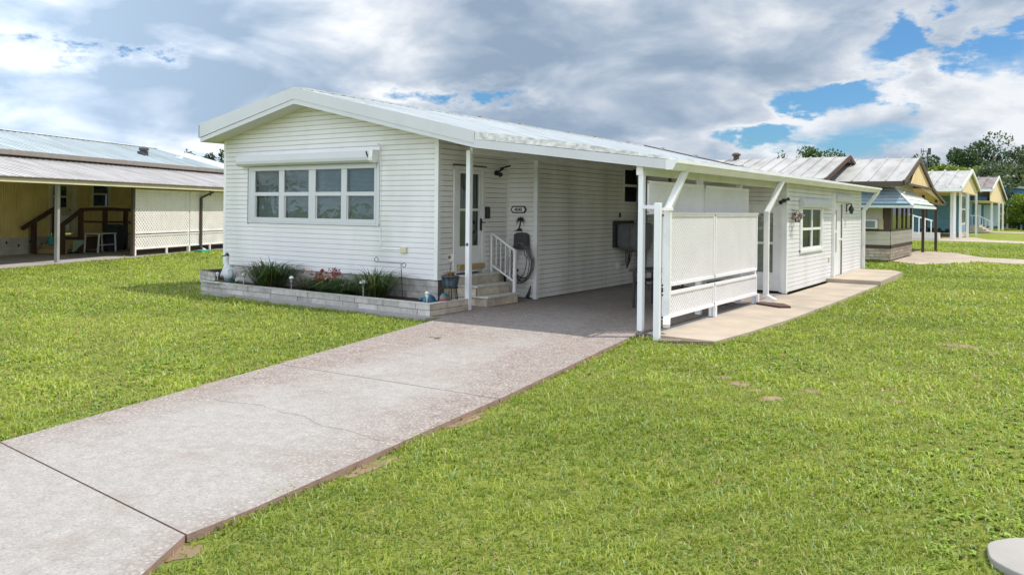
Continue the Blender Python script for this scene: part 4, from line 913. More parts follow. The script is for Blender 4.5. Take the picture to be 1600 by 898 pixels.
# ------------------------------------------------------------------ neighbour on the left (own rotated frame: x = towards us, y = along its length)
NA = math.atan2(.39, .92)
nb = thing('yellow_neighbour_home', 'yellow ribbed-wall mobile home with long metal roofs and carport, left edge of the photo', 'house', (-25.6,11.0,0), NA)
Y0, Y1 = -8, 19.5
def L_(mb, name, mat, parent=nb, **k): return mb.build(name, mat, parent, local=True, **k)
mb = MB(); y = Y0; dw = (6.95,8.15)
while y < Y1:   # ribbed metal wall
    for (xo, w) in ((-4.30,.055),(-4.325,.045)):
        z0 = .62; holes = [(6.95,8.12,.62,2.72),(9.25,10.2,1.80,2.78)]
        segs = [(z0,3.4)]
        for h in holes:
            if h[0] < y+w/2 < h[1]: segs = [(z0,h[2]),(h[3],3.4)]
        for a, b in segs:
            if b-a > .02: mb.box(xo-.07,xo,y-.002,y+w,a,b)
        y += w
L_(mb, 'wall', YWALL)
mb = MB(); mb.box(-4.6,-4.34,Y0,Y1,0,.6); L_(mb, 'foundation', DARK)
mb = MB(); blocks(mb, (-4.30,Y0), (-4.30,Y1), 0, .62, 4, .42, .12, (1,0), .008, .004); L_(mb, 'skirting', [M('pale_block',(.50,.46,.40),.85,.1,tone=.1), M('pale_mortar',(.35,.32,.28),.9)])
mb = MB()
for i in range(10): y = 1.5+i*.55; mb.box(-4.285,-4.275,y,y+.07,.40-.12*(i%2),.50-.12*(i%2))
L_(mb, 'skirt_vents', DARK)
mb = MB(); mb.box(-4.345,-4.27,6.85,6.97,.6,2.8); mb.box(-4.345,-4.27,8.1,8.35,.6,2.8); mb.box(-4.345,-4.271,6.97,8.1,2.70,2.8); L_(mb, 'door_trim', YTRIM)
mb = MB(); mb.box(-4.36,-4.32,6.97,8.1,.72,2.7); d = L_(mb, 'door', M('door_cream',(.55,.50,.36),.5))
mb = MB(); [mb.box(-4.318,-4.31,a,b,z0,z1) for a, b in ((7.12,7.42),(7.48,7.78)) for z0, z1 in ((1.75,2.13),(2.2,2.58))]; L_(mb, 'pane', glass('d1',(.2,.22,.22),.1), d)
mb = MB(); mb.box(-4.319,-4.312,7.15,7.95,.8,1.42); L_(mb, 'kick_panel', WHITE, d)
mb = MB(); mb.ell((-4.29,7.95,1.65),.03,.03,.03,8); mb.ell((-4.30,7.35,1.45),.02,.07,.07,10); L_(mb, 'handle', BROWNT, d)
mb = MB(); mb.box(-4.345,-4.27,9.15,9.27,1.78,2.8); mb.box(-4.345,-4.27,10.18,10.30,1.78,2.8); mb.box(-4.345,-4.27,9.2,10.3,1.74,1.81); mb.box(-4.345,-4.271,9.27,10.18,2.74,2.8); mb.box(-4.34,-4.28,9.27,10.18,2.28,2.34); wn = L_(mb, 'window', YTRIM)
mb = MB(); mb.box(-4.33,-4.325,9.27,10.18,1.8,2.75); L_(mb, 'pane', GLASSD, wn)
mb = MB(); mb.box(-4.37,-4.36,9.27,10.18,2.34,2.62); L_(mb, 'curtain', M('teal_curtain',(.05,.38,.38),.8), wn)
mb = MB(); mb.box(-4.45,-4.44,9.2,10.2,1.8,2.8); L_(mb, 'interior', DARK, wn)
def rib_roof(mb, a, b, y0, y1, step, w=.05, h=.03, th=.05):
    (xa, za), (xb, zb) = a, b
    mb.prism([(xa,y0,za-th),(xb,y0,zb-th),(xb,y0,zb),(xa,y0,za)], (0,y1-y0,0)); y = y0+.02
    while y < y1-w:
        mb.prism([(xa,y,za+.001),(xb,y,zb+.001),(xb,y,zb+h),(xa,y,za+h)], (0,w,0)); y += step
mb = MB(); rib_roof(mb, (.42,2.66), (-3.3,3.50), Y0, Y1+.5, .30); rf = L_(mb, 'carport_roof', ROOFG)
mb = MB(); rib_roof(mb, (-3.15,3.72), (-7.5,4.86), Y0, 18.0, .33); rf2 = L_(mb, 'main_roof', ROOFB)
mb = MB(); mb.prism([(-3.15,18.0,3.68),(-7.5,18.0,4.82),(-7.5,18.0,4.86),(-3.15,18.0,3.72)], (-.2,3.2,-.0)); rib_roof(mb, (-11.8,3.72), (-7.5,4.86), Y0, 18.0, .33); L_(mb, 'main_roof', ROOFB)
mb = MB(); mb.bar((-7.5,Y0,4.89),(-7.5,18.0,4.89),.3,.03); L_(mb, 'ridge_cap', WHITE, rf2)
mb = MB(); mb.prism([(-3.10,Y0,3.55),(-3.02,Y0,3.57),(-3.0,Y0,3.73),(-3.15,Y0,3.73)], (0,27.6,0)); L_(mb, 'gutter', M('brown_grey_gutter',(.27,.24,.21),.6,.1), rf2)
mb = MB(); mb.prism([(-3.5,Y0,3.3),(-3.3,Y0,3.3),(-3.3,Y0,3.6),(-3.5,Y0,3.6)], (0,27.6,0)); L_(mb, 'fascia', BROWNT, rf2)
mb = MB(); mb.box(.40,.46,Y0,Y1,2.50,2.645); mb.prism([(.44,Y0,2.65),(.50,Y0,2.62),(.50,Y0,2.645),(.44,Y0,2.675)],(0,Y1-Y0,0),1); L_(mb, 'fascia', [YTRIM, BROWNT], rf)
mb = MB(); mb.box(-5.2,-4.9,13.3,13.7,4.0,4.4); mb.ell((-5.0,13.5,4.5),.2,.28,.12,10); L_(mb, 'roof_vent', DGREY, rf2)
mb = MB(); mb.box(-5.4,-5.2,16.6,16.9,4.2,4.38); L_(mb, 'roof_vent', WHITE, rf2)
for y, m_ in ((2.3,0),(6.0,1),(13,1)):
    mb = MB(); mb.box(-.06,.05,y-.055,y+.055,0,2.56)
    p = L_(mb, 'post', [M('post_grey',(.33,.33,.32),.6), BROWNT][m_])
mb = MB(); mb.box(.02,.11,10.2,10.29,.12,2.2); mb.bar((.06,10.24,2.2),(.38,10.65,2.45),.08,.08); mb.bar((.06,10.24,.14),(.3,10.15,.03),.08,.08); L_(mb, 'downspout', BROWNT)
for y in (11.0,12.3,14): mb = MB(); mb.box(-.03,.03,y-.04,y+.04,2.3,2.56); L_(mb, 'post_top', BROWNT)
mb = MB(); mb.box(-4.3,.15,Y0,Y1,-.1,-.015); mb.box(.15,.32,Y0,6.6,-.1,.0); o = mb.build('neighbour_slab', M('shaded_slab',(.34,.31,.29),.9,.1)); o.location = nb.location; o.rotation_euler = nb.rotation_euler; tag(o, kind='structure')
# neighbour lattice
nl = thing('neighbour_lattice_screen', 'long cream lattice screen closing the side of the yellow home carport', 'lattice screen', (-25.6,11.0,0), NA)
LC = M('cream_lattice',(.86,.80,.80),.55,.08,2)
for (y0,y1) in ((6.07,9.46),(9.54,12.6),(12.68,16.0)):
    for z0, z1 in ((.82,2.43),(.24,.74)):
        mb = MB(); lattice(mb, (0,y0,z0), (0,1,0), y1-y0, z1-z0, .11, .072, .007, (1,0,0)); mb.box(-.012,.03,y0,y1,z0-.02,z0+.03); mb.box(-.012,.03,y0,y1,z1-.03,z1+.02); L_(mb, 'lattice_panel', LC, nl)
for y in (6.11,9.5,12.64,16.0): mb = MB(); mb.box(-.075,-.013,y-.045,y+.045,0,2.45); mb.box(-.013,.035,y-.045,y+.045,0,.22); L_(mb, 'post', LC, nl)
for y in (8.0,11.0): mb = MB(); mb.box(-.02,.035,y-.04,y+.04,0,.22); L_(mb, 'foot', LC, nl)
mb = MB(); mb.box(-.6,-.55,6.2,16,0,.12); L_(mb, 'kerb', BROWNT, nl)
o = thing('splash_guard', 'green plastic splash guard under the dark downspout of the yellow home', 'splash block', (-25.6,11.0,0), NA); mb = MB(); mb.prism([(.15,9.7,-.03),(.62,9.5,-.03),(.62,10.1,-.03),(.15,10.35,-.03)],(0,0,.07)); L_(mb,'trough',AQUA,o); mb = MB(); mb.bar((.2,10.2,.08),(.45,9.95,.05),.08,.05); L_(mb,'spout',WHITE,o)
# deck with stairs
dk = thing('wooden_deck', 'brown timber deck with rails and stairs at the yellow home door', 'deck', (-25.6,11.0,0), NA)
mb = MB(); mb.box(-4.25,-3.0,6.95,10.8,.60,.66); L_(mb, 'platform', TANW, dk)
for i in range(3): mb = MB(); mb.box(-4.2,-3.05,6.95-.30*(3-i),6.98-.30*(2-i),.0 if i == 0 else .16*i,.18+.16*i); L_(mb, 'stair_step', TANW, dk)
mb = MB(); mb.bar((-4.1,5.35,.95),(-4.1,7.0,1.72),.09,.14); mb.bar((-3.0,5.9,1.0),(-3.0,7.05,1.66),.09,.14); mb.bar((-3.0,6.95,1.66),(-3.0,8.35,1.70),.09,.13); mb.bar((-3.0,8.3,1.70),(-3.0,11.0,1.62),.09,.13); mb.bar((-3.0,7.1,1.2),(-3.0,10.8,1.12),.04,.08); mb.box(-4.1,-3.0,6.93,6.99,.42,.62)
L_(mb, 'rail', BROWN, dk)
for x, y, h in ((-4.1,5.9,1.15),(-4.1,6.95,1.7),(-3.0,6.05,1.1),(-3.0,7.0,1.62),(-3.0,8.35,1.65),(-3.0,9.6,1.6),(-3.0,10.8,1.6)):
    mb = MB(); mb.box(x-.07,x+.07,y-.07,y+.07,0,h); L_(mb, 'deck_post', BROWN, dk)
mb = MB(); mb.box(-3.02,-2.97,7.1,8.2,.1,.6); L_(mb, 'skirt', BROWN, dk)
o = thing('green_panel', 'pale green board leaning on the deck of the yellow home', 'board', (-25.6,11.0,0), NA); mb = MB(); mb.prism([(-2.93,6.5,.05),(-2.93,7.1,.40),(-2.93,7.1,.5),(-2.93,6.5,.5)],(.03,0,0)); L_(mb,'board',M('pale_green',(.28,.42,.28),.7),o)
o = thing('watering_can', 'teal plastic bucket on the stairs of the yellow home', 'bucket', (-25.6,11.0,0), NA); mb = MB(); mb.lathe((-3.6,6.2,.34),[(.11,0),(.14,.3),(.15,.3),(.12,.02)],14); L_(mb,'bucket',TEAL,o)
# table
tb = thing('folding_table', 'small white-legged table with pale top beside the deck of the yellow home', 'table', (-25.6,11.0,0), NA)
mb = MB(); mb.box(-3.0,-2.3,7.15,8.15,.72,.76); L_(mb, 'tabletop', M('table_top',(.62,.60,.45),.5,.08), tb)
for x in (-2.95,-2.35):
    for y, dy in ((7.2,-.06),(8.1,.06)): mb = MB(); mb.bar((x,y,.72),(x,y+dy,0),.045,.045); L_(mb, 'leg', WHITE, tb)
mb = MB(); mb.bar((-2.35,7.2,.3),(-2.35,8.1,.3),.03,.03); L_(mb, 'stretcher', WHITE, tb)
NAVY = M('dark_blue_plastic',(.022,.03,.05),.5,.1)
def wheelie_bin(x, y, h, label):
    t = thing('wheelie_bin', label, 'bin', (-25.6,11.0,0), NA, group='rubbish bins by the yellow home')
    mb = MB(); vs = []; w0, w1 = .22, .30
    for z, w in ((.06,w0),(h-.12,w1)): vs += [(x-w,y-w,z),(x+w,y-w,z),(x+w,y+w,z),(x-w,y+w,z)]
    mb.add(vs, [(0,3,2,1),(4,5,6,7),(0,1,5,4),(1,2,6,5),(2,3,7,6),(3,0,4,7)]); b = L_(mb, 'body', NAVY, t); bev(b, .04)
    mb = MB(); mb.prism([(x-.33,y-.33,h-.11),(x+.34,y-.33,h-.11),(x+.34,y-.33,h-.07),(x,y-.33,h),(x-.33,y-.33,h-.04)], (0,.66,0)); bev(L_(mb, 'lid', NAVY, t), .02)
    for s in (-1,1): mb = MB(); mb.tube([(x-.24,y+s*.24-.03,.1),(x-.24,y+s*.24+.03,.1)], .1, 14); L_(mb, 'wheel', BLACK, t)
wheelie_bin(-2.65, 8.5, 1.08, 'dark blue wheelie bin next to the white-legged table'); wheelie_bin(-1.9, 9.1, 1.18, 'taller dark blue wheelie bin nearer the lattice screen')

# ------------------------------------------------------------------ homes on the right
hb = thing('beige_corner_home', 'beige home with striped blue-grey awnings and a brown-trimmed gable porch, right of centre', 'house', (-8,36,0))
mb = MB(); siding(mb, (-16,34.5), (-5.3,34.5), .58, [(0,3.0),(10.7,3.0)], (0,-1), [(9.1,10.62,1.2,2.12)], .22, .015); siding(mb, (-5.3,34.5), (-5.3,40.4), .58, [(0,3.0),(3.5,4.1),(5.9,3.4)], (1,0), [(.25,5.6,1.2,2.12)], .22, .015); mb.build('wall', BEIGE, hb)
mb = MB(); mb.box(-16,-5.4,34.6,40,0,.58); mb.box(-15.9,-5.42,34.72,40.2,1.1,1.2); mb.box(-15.9,-5.6,35.4,40.2,.6,3.0); mb.build('core', DARK, hb)
mb = MB(); blocks(mb, (-16,34.5), (-5.3,34.5), 0, .47, 4, .60, .15, (0,-1), .012, .004); blocks(mb, (-5.3,34.5), (-5.3,40.2), 0, .47, 4, .8, .15, (1,0), .012, .004); mb.build('skirting', [STONEW, MORTAR], hb)
mb = MB(); mb.box(-16,-5.27,34.46,34.5,.47,.60); mb.box(-5.3,-5.26,34.46,40.2,.47,.60); mb.box(-16,-5.28,34.47,34.5,1.14,1.22); mb.box(-5.3,-5.27,34.47,40.2,1.14,1.22); mb.box(-5.42,-5.28,34.48,34.9,1.2,2.12); mb.box(-5.56,-5.42,34.478,34.52,1.2,2.12); mb.box(-6.95,-6.8,34.478,34.52,1.2,2.12)
for y in (36.2,37.6,38.7,40.1): mb.box(-5.32,-5.275,y-.09,y+.09,1.2,2.12)
mb.build('window_trim', BROWNT, hb)
mb = MB(); mb.box(-6.34,-5.58,34.47,34.51,1.60,2.1); mb.build('slat_panel', BEIGE, hb)
mb = MB(); mb.box(-6.47,-6.28,34.44,34.50,1.22,1.62); mb.box(-5.72,-5.55,34.44,34.50,1.22,1.62); mb.build('side_panel', M('cream_panel',(.58,.52,.33),.6), hb)
mb = MB(); mb.box(-7.2,-6.55,34.44,34.5,.58,2.1); mb.build('teal_door', TEAL, hb)
mb = MB(); mb.add([(-5.31,34.9,1.22),(-5.31,40.1,1.22),(-5.31,40.1,2.12),(-5.31,34.9,2.12)],[(0,1,2,3)]); wp = mb.build('window', GLASSD, hb)
mb = MB(); mb.box(-5.5,-5.4,35.0,36.1,1.2,2.1); mb.box(-5.5,-5.4,38.8,40.0,1.2,2.1); mb.build('curtain', M('olive_reflection',(.20,.19,.05),.8,.3,3), wp)  # olive boxes stand in for a green reflection in the glass
mb = MB(); mb.box(-7,-5.4,35.1,35.2,1.2,2.15); mb.build('interior', DARK, wp)
ac = thing('window_air_conditioner', 'white window air conditioner between cream panels on the beige home', 'air conditioner', (-6,34.3,1.2))
mb = MB(); mb.box(-6.28,-5.73,34.12,34.5,1.24,1.60); bev(mb.build('case', WHITE, ac), .02)
mb = MB(); mb.box(-6.23,-5.80,34.10,34.119,1.29,1.55); mb.build('grille', M('ac_grille',(.20,.24,.26),.5), ac)
# awnings (slatted)
def slat_awning(parent, A, B, C, D, n, mats):
    """A,B top edge; D,C bottom edge"""
    A,B,C,D = [Vector(p) for p in (A,B,C,D)]
    for k in range(2):
        mb = MB()
        for i in range(n):
            if i % 2 != k: continue
            t0 = i/n; t1 = (i+1)/n; q = [A.lerp(D,t0),B.lerp(C,t0),B.lerp(C,t1),A.lerp(D,t1)]; up = Vector((0,0,.03 if k else .0))
            mb.prism([p+up for p in q], (0,0,.02))
        mb.build('slats', mats[k], parent)
aw = thing('striped_awning', 'blue-grey slatted window awning with teal edge on the beige home front', 'awning', (-6,34,2.1))
slat_awning(aw, (-9,34.46,2.86),(-5.2,34.46,2.86),(-4.42,33.62,2.14),(-9,33.62,2.14), 11, [AWN, M('awning_grey',(.30,.38,.44),.5)])
mb = MB(); mb.box(-9,-4.4,33.59,33.62,2.07,2.17); mb.build('valance', AWNL, aw); mb = MB(); mb.bar((-9,33.66,2.22),(-4.52,33.66,2.22),.12,.03); mb.build('teal_stripe', TEAL, aw); mb = MB(); mb.bar((-5.2,34.48,2.92),(-4.4,33.6,2.17),.07,.05); mb.build('hip_cap', WHITE, aw)
aw = thing('side_awning', 'pale slatted awning with teal edge around the corner of the beige home', 'awning', (-5,37,2.1))
slat_awning(aw, (-5.25,40.6,2.80),(-5.2,34.5,2.86),(-4.40,33.64,2.14),(-4.40,40.9,2.12), 9, [AWNL, M('awning_pale',(.66,.68,.62),.5)])
mb = MB(); mb.box(-4.41,-4.38,33.62,40.9,2.06,2.15); mb.build('valance', WHITE, aw); mb = MB(); mb.bar((-4.47,33.8,2.21),(-4.47,40.8,2.21),.1,.02); mb.build('teal_stripe', TEAL, aw)
# roofs: seams run down the slope (y)
def seam_roof(mb, x0, x1, ya, za, yb, zb, step, th=.06, h=.05, w=.05):
    mb.prism([(x0,ya,za-th),(x0,yb,zb-th),(x0,yb,zb),(x0,ya,za)], (x1-x0,0,0)); x = x1-w
    while x > x0: mb.prism([(x,ya,za+.001),(x,yb,zb+.001),(x,yb,zb+h),(x,ya,za+h)], (w,0,0)); x -= step
mb = MB(); seam_roof(mb, -16, -4.72, 33.75, 3.10, 38.1, 4.24, .62); seam_roof(mb, -16, -4.72, 47.9, 2.46, 42.6, 3.12, .62); seam_roof(mb, -16, -4.72, 42.6, 3.12, 38.1, 4.24, .62); r1 = mb.build('roof', METALR, hb)
mb = MB(); mb.box(-16,-4.76,33.62,33.72,2.90,3.09); mb.bar((-4.72,33.7,3.03),(-4.72,38.1,4.16),.08,.2); mb.bar((-4.72,38.1,4.16),(-4.72,42.6,3.05),.08,.2); mb.bar((-4.72,42.6,3.05),(-4.72,47.9,2.40),.08,.14); mb.box(-4.78,-4.70,34.6,42.7,2.98,3.06); mb.box(-4.78,-4.70,42,47.9,2.30,2.40); mb.build('brown_trim', BROWNT, r1)
mb = MB(); mb.prism([(-4.80,36.0,3.06),(-4.80,42.5,3.06),(-4.80,38.1,4.14)], (.03,0,0)); mb.prism([(-5.2,41.5,2.98),(-4.79,41.5,2.98),(-4.79,47.8,2.36),(-5.2+0,47.8,2.36)], (0,0,.03)); mb.prism([(-9,40.4,3.0),(-4.8,40.4,3.0),(-4.8,42.6,3.0),(-9,42.6,3.0)],(0,0,.02)); mb.prism([(-4.805,39.5,2.96),(-4.805,47.8,2.40),(-4.805,42.6,3.0)],(.02,0,0)); g_ = mb.build('gable', YGABLE, r1)
mb = MB(); mb.prism([(-12,41.0,2.98),(-4.8,41.0,2.98),(-4.8,47.8,2.40),(-12,47.8,2.40)], (0,0,.02)); mb.prism([(-11.9,47.78,2.3),(-4.8,47.78,2.3),(-4.8,47.8,2.44),(-11.9,47.8,2.44)],(0,0.02,0)); mb.build('porch_ceiling', YGABLE, r1)
mb = MB(); seam_roof(mb, -22, -7.15, 31.8, 3.14, 36.1, 4.24, .52); seam_roof(mb, -22, -7.15, 40.4, 3.14, 36.1, 4.24, .52); r2 = mb.build('side_roof', METALR, hb)
mb = MB(); mb.bar((-7.13,31.7,3.08),(-7.13,36.1,4.22),.06,.16); mb.bar((-7.13,40.4,3.08),(-7.13,36.1,4.22),.06,.16); mb.box(-22,-7.1,31.7,31.8,2.98,3.14); mb.build('brown_trim', BROWN, r2)
mb = MB(); mb.box(-22,-7.6,31.95,36,2.6,3.1); mb.box(-21.9,-8.2,32.1,40,.0,2.6); mb.build('side_wing', BEIGE, hb)
for x, y, zt in ((-5.25,43.66,3.0),(-4.9,45.6,2.65)): mb = MB(); mb.box(x-.06,x+.06,y-.06,y+.06,-.03,zt-.1); mb.build('porch_post', BROWNT, hb)
mb = MB(); mb.box(-12.1,-11.9,35.9,36.1,4.2,4.45); mb.lathe((-12,36,4.4),[(.2,0),(.2,.08),(.1,.14),(.01,.15)],10); mb.build('roof_vent', BROWNT, r2)
def gable_home(name, label, loc, ygab, X, roofm, wallm, gablem, wy, wx0, wtop, posts, depth, gz):
    """house whose gable porch faces +x; ygab=(near eave y,z),(ridge),(far eave)"""
    t = thing(name, label, 'house', loc)
    (ya,za),(yr,zr),(yb,zb) = ygab; mb = MB(); x0 = X-depth
    seam_roof(mb, x0, X, ya, za, yr, zr, .95, .08, .12, .10); seam_roof(mb, x0, X, yb, zb, yr, zr, .95, .08, .12, .10); rf = mb.build('roof', roofm, t)
    mb = MB(); mb.bar((X+.03,ya-.1,za-.06),(X+.03,yr,zr-.02),.08,.26); mb.bar((X+.03,yb+.1,zb-.06),(X+.03,yr,zr-.02),.08,.26); mb.box(x0,X,ya-.16,ya,za-.26,za-.02); mb.build('white_trim', WHITE, rf)
    mb = MB(); mb.prism([(X-.25,ya+.3,gz),(X-.25,yb-.3,min(gz,zb-.2)),(X-.25,yb-.3,zb-.12),(X-.25,yr,zr-.15),(X-.25,ya+.3,za-.08)], (.04,0,0)); mb.prism([(x0,ya+.3,gz),(X-.2,ya+.3,gz),(X-.2,yb-.3,gz),(x0,yb-.3,gz)], (0,0,.03)); mb.build('gable', gablem, rf)
    mb = MB(); siding(mb, (wx0,wy), (loc[0],wy), .25, [(0,wtop),(100,wtop)], (0,-1), course=.3, lap=.02); siding(mb, (loc[0],wy), (loc[0],wy+14), .25, [(0,wtop),(100,wtop)], (1,0), course=.3, lap=.02); mb.build('wall', wallm, t)
    mb = MB(); mb.box(wx0,loc[0]-.05,wy+.05,wy+14,0,.25); mb.build('skirting', STONE, t)
    for x, y, w in posts: mb = MB(); mb.box(x-w/2,x+w/2,y-w/2,y+w/2,-.02,gz+.1); mb.build('porch_post', POSTW, t)
    return t
c1 = gable_home('blue_porch_home', 'blue home with white-trimmed yellow gable porch, second from the right', (-7.0,84,0), ((66.6,3.78),(75.5,5.44),(84.5,4.05)), -5.5, METALR, BLUE, YPALE, 84, -30, 4.2,
    [(-6.05,67.7,.17),(-6.6,71.5,.17),(-5.85,69.8,.17),(-5.62,73.2,.17),(-5.5,80,.15)], 9, 3.55)
mb = MB(); mb.box(-6.2,-6.15,73.6,77.6,1.0,3.5); w_ = mb.build('screen_window', WHITE, c1)
mb = MB(); mb.box(-6.14,-6.10,74.0,77.2,2.35,3.3); mb.box(-6.14,-6.10,74.0,77.2,1.2,2.2); mb.build('pane', M('green_glass',(.06,.13,.11),.15), w_)
mb = MB(); mb.box(-6.2,-6.15,73.6,77.6,.35,1.0); mb.build('blue_panel', M('mid_blue',(.22,.33,.45),.6), c1)
mb = MB(); blocks(mb, (-6.1,73.4), (-6.1,79), 0, .4, 2, 1.2, .3, (1,0)); mb.build('porch_base', [STONEW, MORTAR], c1)
c2 = gable_home('blue_gable_home', 'blue home with tall yellow gable and white posts beside the round bush', (-6.6,112,0), ((93,4.42),(104.3,6.05),(126,3.5)), -5.0, METALW, BLUE, YPALE, 112, -14, 4.0,
    [(-5.3,97.5,.2),(-5.0,105.0,.2),(-4.9,111,.2),(-4.8,120,.2)], 4.2, 3.2)
mb = MB(); mb.box(-6.5,-6.45,96.5,100.5,.6,2.9); mb.build('side_door', BLUEP, c2)
mb = MB(); mb.box(-6.9,-5.45,111.6,111.8,.5,3.0); mb.build('front_door', BLUEP, c2)
hs = thing('porch_steps', 'cream steps with white railing at the blue home porch', 'steps', (-5.7,100,0))
for i in range(4): mb = MB(); mb.box(-7.2,-6.2+.32*i,94,98.5,.75-.19*(i+1),.75-.19*i); mb.build('stair_step', STONEW, hs)
mb = MB(); mb.bar((-7.2,94,1.75),(-6.2,94,1.7),.08,.08); mb.bar((-6.2,94,1.7),(-4.95,94,1.05),.08,.08)
for i in range(8): x = -7.1+i*.3; zt = 1.7 if x < -6.2 else 1.7-(x+6.2)*.52; mb.bar((x,94,max(0,.55-(x+6.2)*.4 if x>-6.2 else .75)),(x,94,zt),.05,.05)
mb.build('railing', WHITE, hs)
hr2 = thing('ramp_railing', 'white handrail at the porch behind the brown posts', 'railing', (-8,60,0))
mb = MB(); mb.bar((-9.9,66,2.1),(-7.3,66,1.35),.1,.1)
for i in range(7): x = -9.8+i*.4; mb.bar((x,66,.2),(x,66,2.05-(x+9.8)*.29),.07,.07)
mb.build('railing', WHITE, hr2)
mb = MB(); mb.box(-10.5,-6.8,65,66,0,.5); mb.build('ramp_base', CAP, hr2)
c3 = thing('far_blue_home', 'small blue home with white roof edge behind the round bush, far right', 'house', (-2.4,140,0))
mb = MB(); siding(mb, (-9,132), (-1.6,132), .1, [(0,5.6),(100,5.6)], (0,-1), course=.4, lap=.03); siding(mb, (-1.6,132),(-1.6,140), .1, [(0,5.4),(100,5.4)], (1,0), course=.4); mb.build('wall', BLUE, c3)
mb = MB(); mb.prism([(-9,131.5,5.9),(-.7,131.5,5.3),(-.7,131.5,5.6),(-9,131.5,6.3)], (0,9,0)); mb.build('roof', WHITE, c3)
an = thing('roof_antenna', 'dark television antenna mast on the skyline behind the beige home', 'antenna', (-8.77,75.1,0))
mb = MB(); mb.tube([(-8.77,75.1,0),(-8.77,75.1,7.0)], .05, 6); mb.build('mast', BROWNT, an)
mb = MB(); mb.box(-9.25,-9.2,75.1,75.15,6.9,7.35); mb.box(-9.08,-9.04,75.1,75.15,6.95,7.3); mb.bar((-9.25,75.1,7.1),(-8.5,75.1,7.1),.07,.07); mb.box(-8.72,-8.5,75.0,75.2,6.8,7.35); mb.build('aerial', DGREY, an)

# ------------------------------------------------------------------ trees and shrubs
def ground_at(u, d): p = F3*d + R3*((u-800)/1250*d); return p.x, p.y
def height_for(u, v, d): return H_CAM + ((327.3+.0107*(u-800)) - v)/1250*d
BARK = M('bark', (.09,.07,.055), .9, .3, 4)
def tree(name, label, x, y, h, w, c0, c1, n=5200, leaf=.42, base=.28, gap=1.0, group='trees beyond the homes', nc=26, cat='tree'):
    t = thing(name, label, cat, (x,y,GZ), 0, group)
    cs = []
    for i in range(nc):
        a = rng.uniform(0,2*np.pi); el = rng.uniform(-.25,1)**1.0; rr = np.sqrt(max(0,1-max(el,0)**2))*rng.uniform(.35,1)
        cz = h*(base + (1-base)*(.18+.66*max(el,0)+.1*min(el,0))); cs.append((rr*np.cos(a)*w*.42, rr*np.sin(a)*w*.42, cz, rng.uniform(.10,.19)*w*gap, rng.uniform(.08,.15)*h))
    cs = np.array(cs); k = rng.integers(0, nc, n); C_ = cs[k]
    v = rng.normal(0,1,(n,3)); v /= np.linalg.norm(v,axis=1)[:,None]; r = rng.uniform(.45,1.0,n)**.6
    P = C_[:,:3] + v*r[:,None]*C_[:,[3,3,4]]; P[:,2] = np.clip(P[:,2], .3, h)
    a = rng.normal(0,1,(n,3)); a /= np.linalg.norm(a,axis=1)[:,None]; b = np.cross(a, rng.normal(0,1,(n,3))); b /= np.linalg.norm(b,axis=1)[:,None]
    s = leaf*rng.uniform(.5,1.2,(n,1))*.5; V = np.stack([P-a*s, P-b*s*.6, P+a*s, P+b*s*.6],1).reshape(-1,3); q = np.arange(n)*4
    tc = rng.uniform(0,1,nc)[k][:,None]; m = np.clip(tc*.75+rng.uniform(0,.4,(n,1))-.1,0,1); cols = np.array(c0)*(1-m)+np.array(c1)*m; cols = cols*rng.uniform(.85,1.5,(n,1))
    np_mesh('crown', V, np.stack([q,q+1,q+2,q+3],1), np.zeros((0,3),int), cols, LEAF, t)
    if h > 3:
        mb = MB(); mb.tube([(0,0,0),(0.1*w*.1,0,h*.25),(-.02*w,.02*w,h*.5),(0,0,h*.8)], [w*.03,w*.024,w*.016,w*.006], 8)
        for i in range(9): c = cs[i]; mb.tube([(0,0,h*(.2+.03*i)),(c[0]*.5,c[1]*.5,c[2]*.75),(c[0],c[1],c[2])], [w*.013,w*.008,w*.003], 6)
        mb.build('trunk', BARK, t, True, True)
    return t
DK = ((.018,.04,.016),(.055,.095,.03)); MD = ((.035,.065,.018),(.10,.15,.035)); YL = ((.07,.12,.012),(.22,.27,.03)); GY = ((.05,.075,.04),(.12,.15,.075))
for (u, d, v, w, c, n, lab) in [
    (1452,128,232,7.5,MD,3600,'bushy mid-green tree rising right behind the tip of the beige home roof'),
    (1478,118,250,7,YL,3400,'bright yellow-green tree above the first blue home roof'),
    (1500,135,222,8,DK,3600,'dark sparse-topped oak left of the tallest crown'),
    (1524,124,248,8,YL,3600,'yellow-green tree in front of the dark oaks, above the blue homes'),
    (1552,140,204,11.5,DK,6500,'tallest dark oak with an open ragged crown, right part of the skyline'),
    (1560,118,245,9,GY,4200,'grey-green tree in front of the tallest oak'),
    (1608,126,222,11,GY,5200,'grey-green oak at the right edge of the photo'),
    (1585,112,258,8,GY,3600,'lower grey-green tree above the second blue gable'),
    (1612,98,292,6,YL,3000,'low yellow-green tree at the right edge above the round bush'),
    (1528,128,262,10,DK,4200,'dark tree filling the gap between the two blue home gables'),
    (1218,92,231,5.6,MD,2600,'left of the three small treetops above the ribbed roof of the beige home'),
    (1263,92,228,6.2,MD,3200,'middle treetop above the ribbed roof of the beige home'),
    (1302,94,232,5.4,MD,2400,'right of the three small treetops above the ribbed roof of the beige home'),
    (300,96,229,3.6,DK,1500,'dark treetop above the ridge end of the yellow home'),
    (326,98,236,4.0,DK,1500,'dark treetop between the yellow home roof and the white gable'),
    (352,100,232,4.0,DK,1200,'dark treetop half hidden by the white gable corner'),
    (1003,110,217,2.6,DK,500,'tiny dark treetop showing above the white metal roof')]:
    x, y = ground_at(u, d); h = height_for(u, v, d)
    tree('oak_tree', lab, x, y, h-GZ, w*(1.3 if u > 1400 else 1.05), c[0], c[1], int(n*1.45), .50 if d > 105 else .36, .15 if u > 1400 else .3)
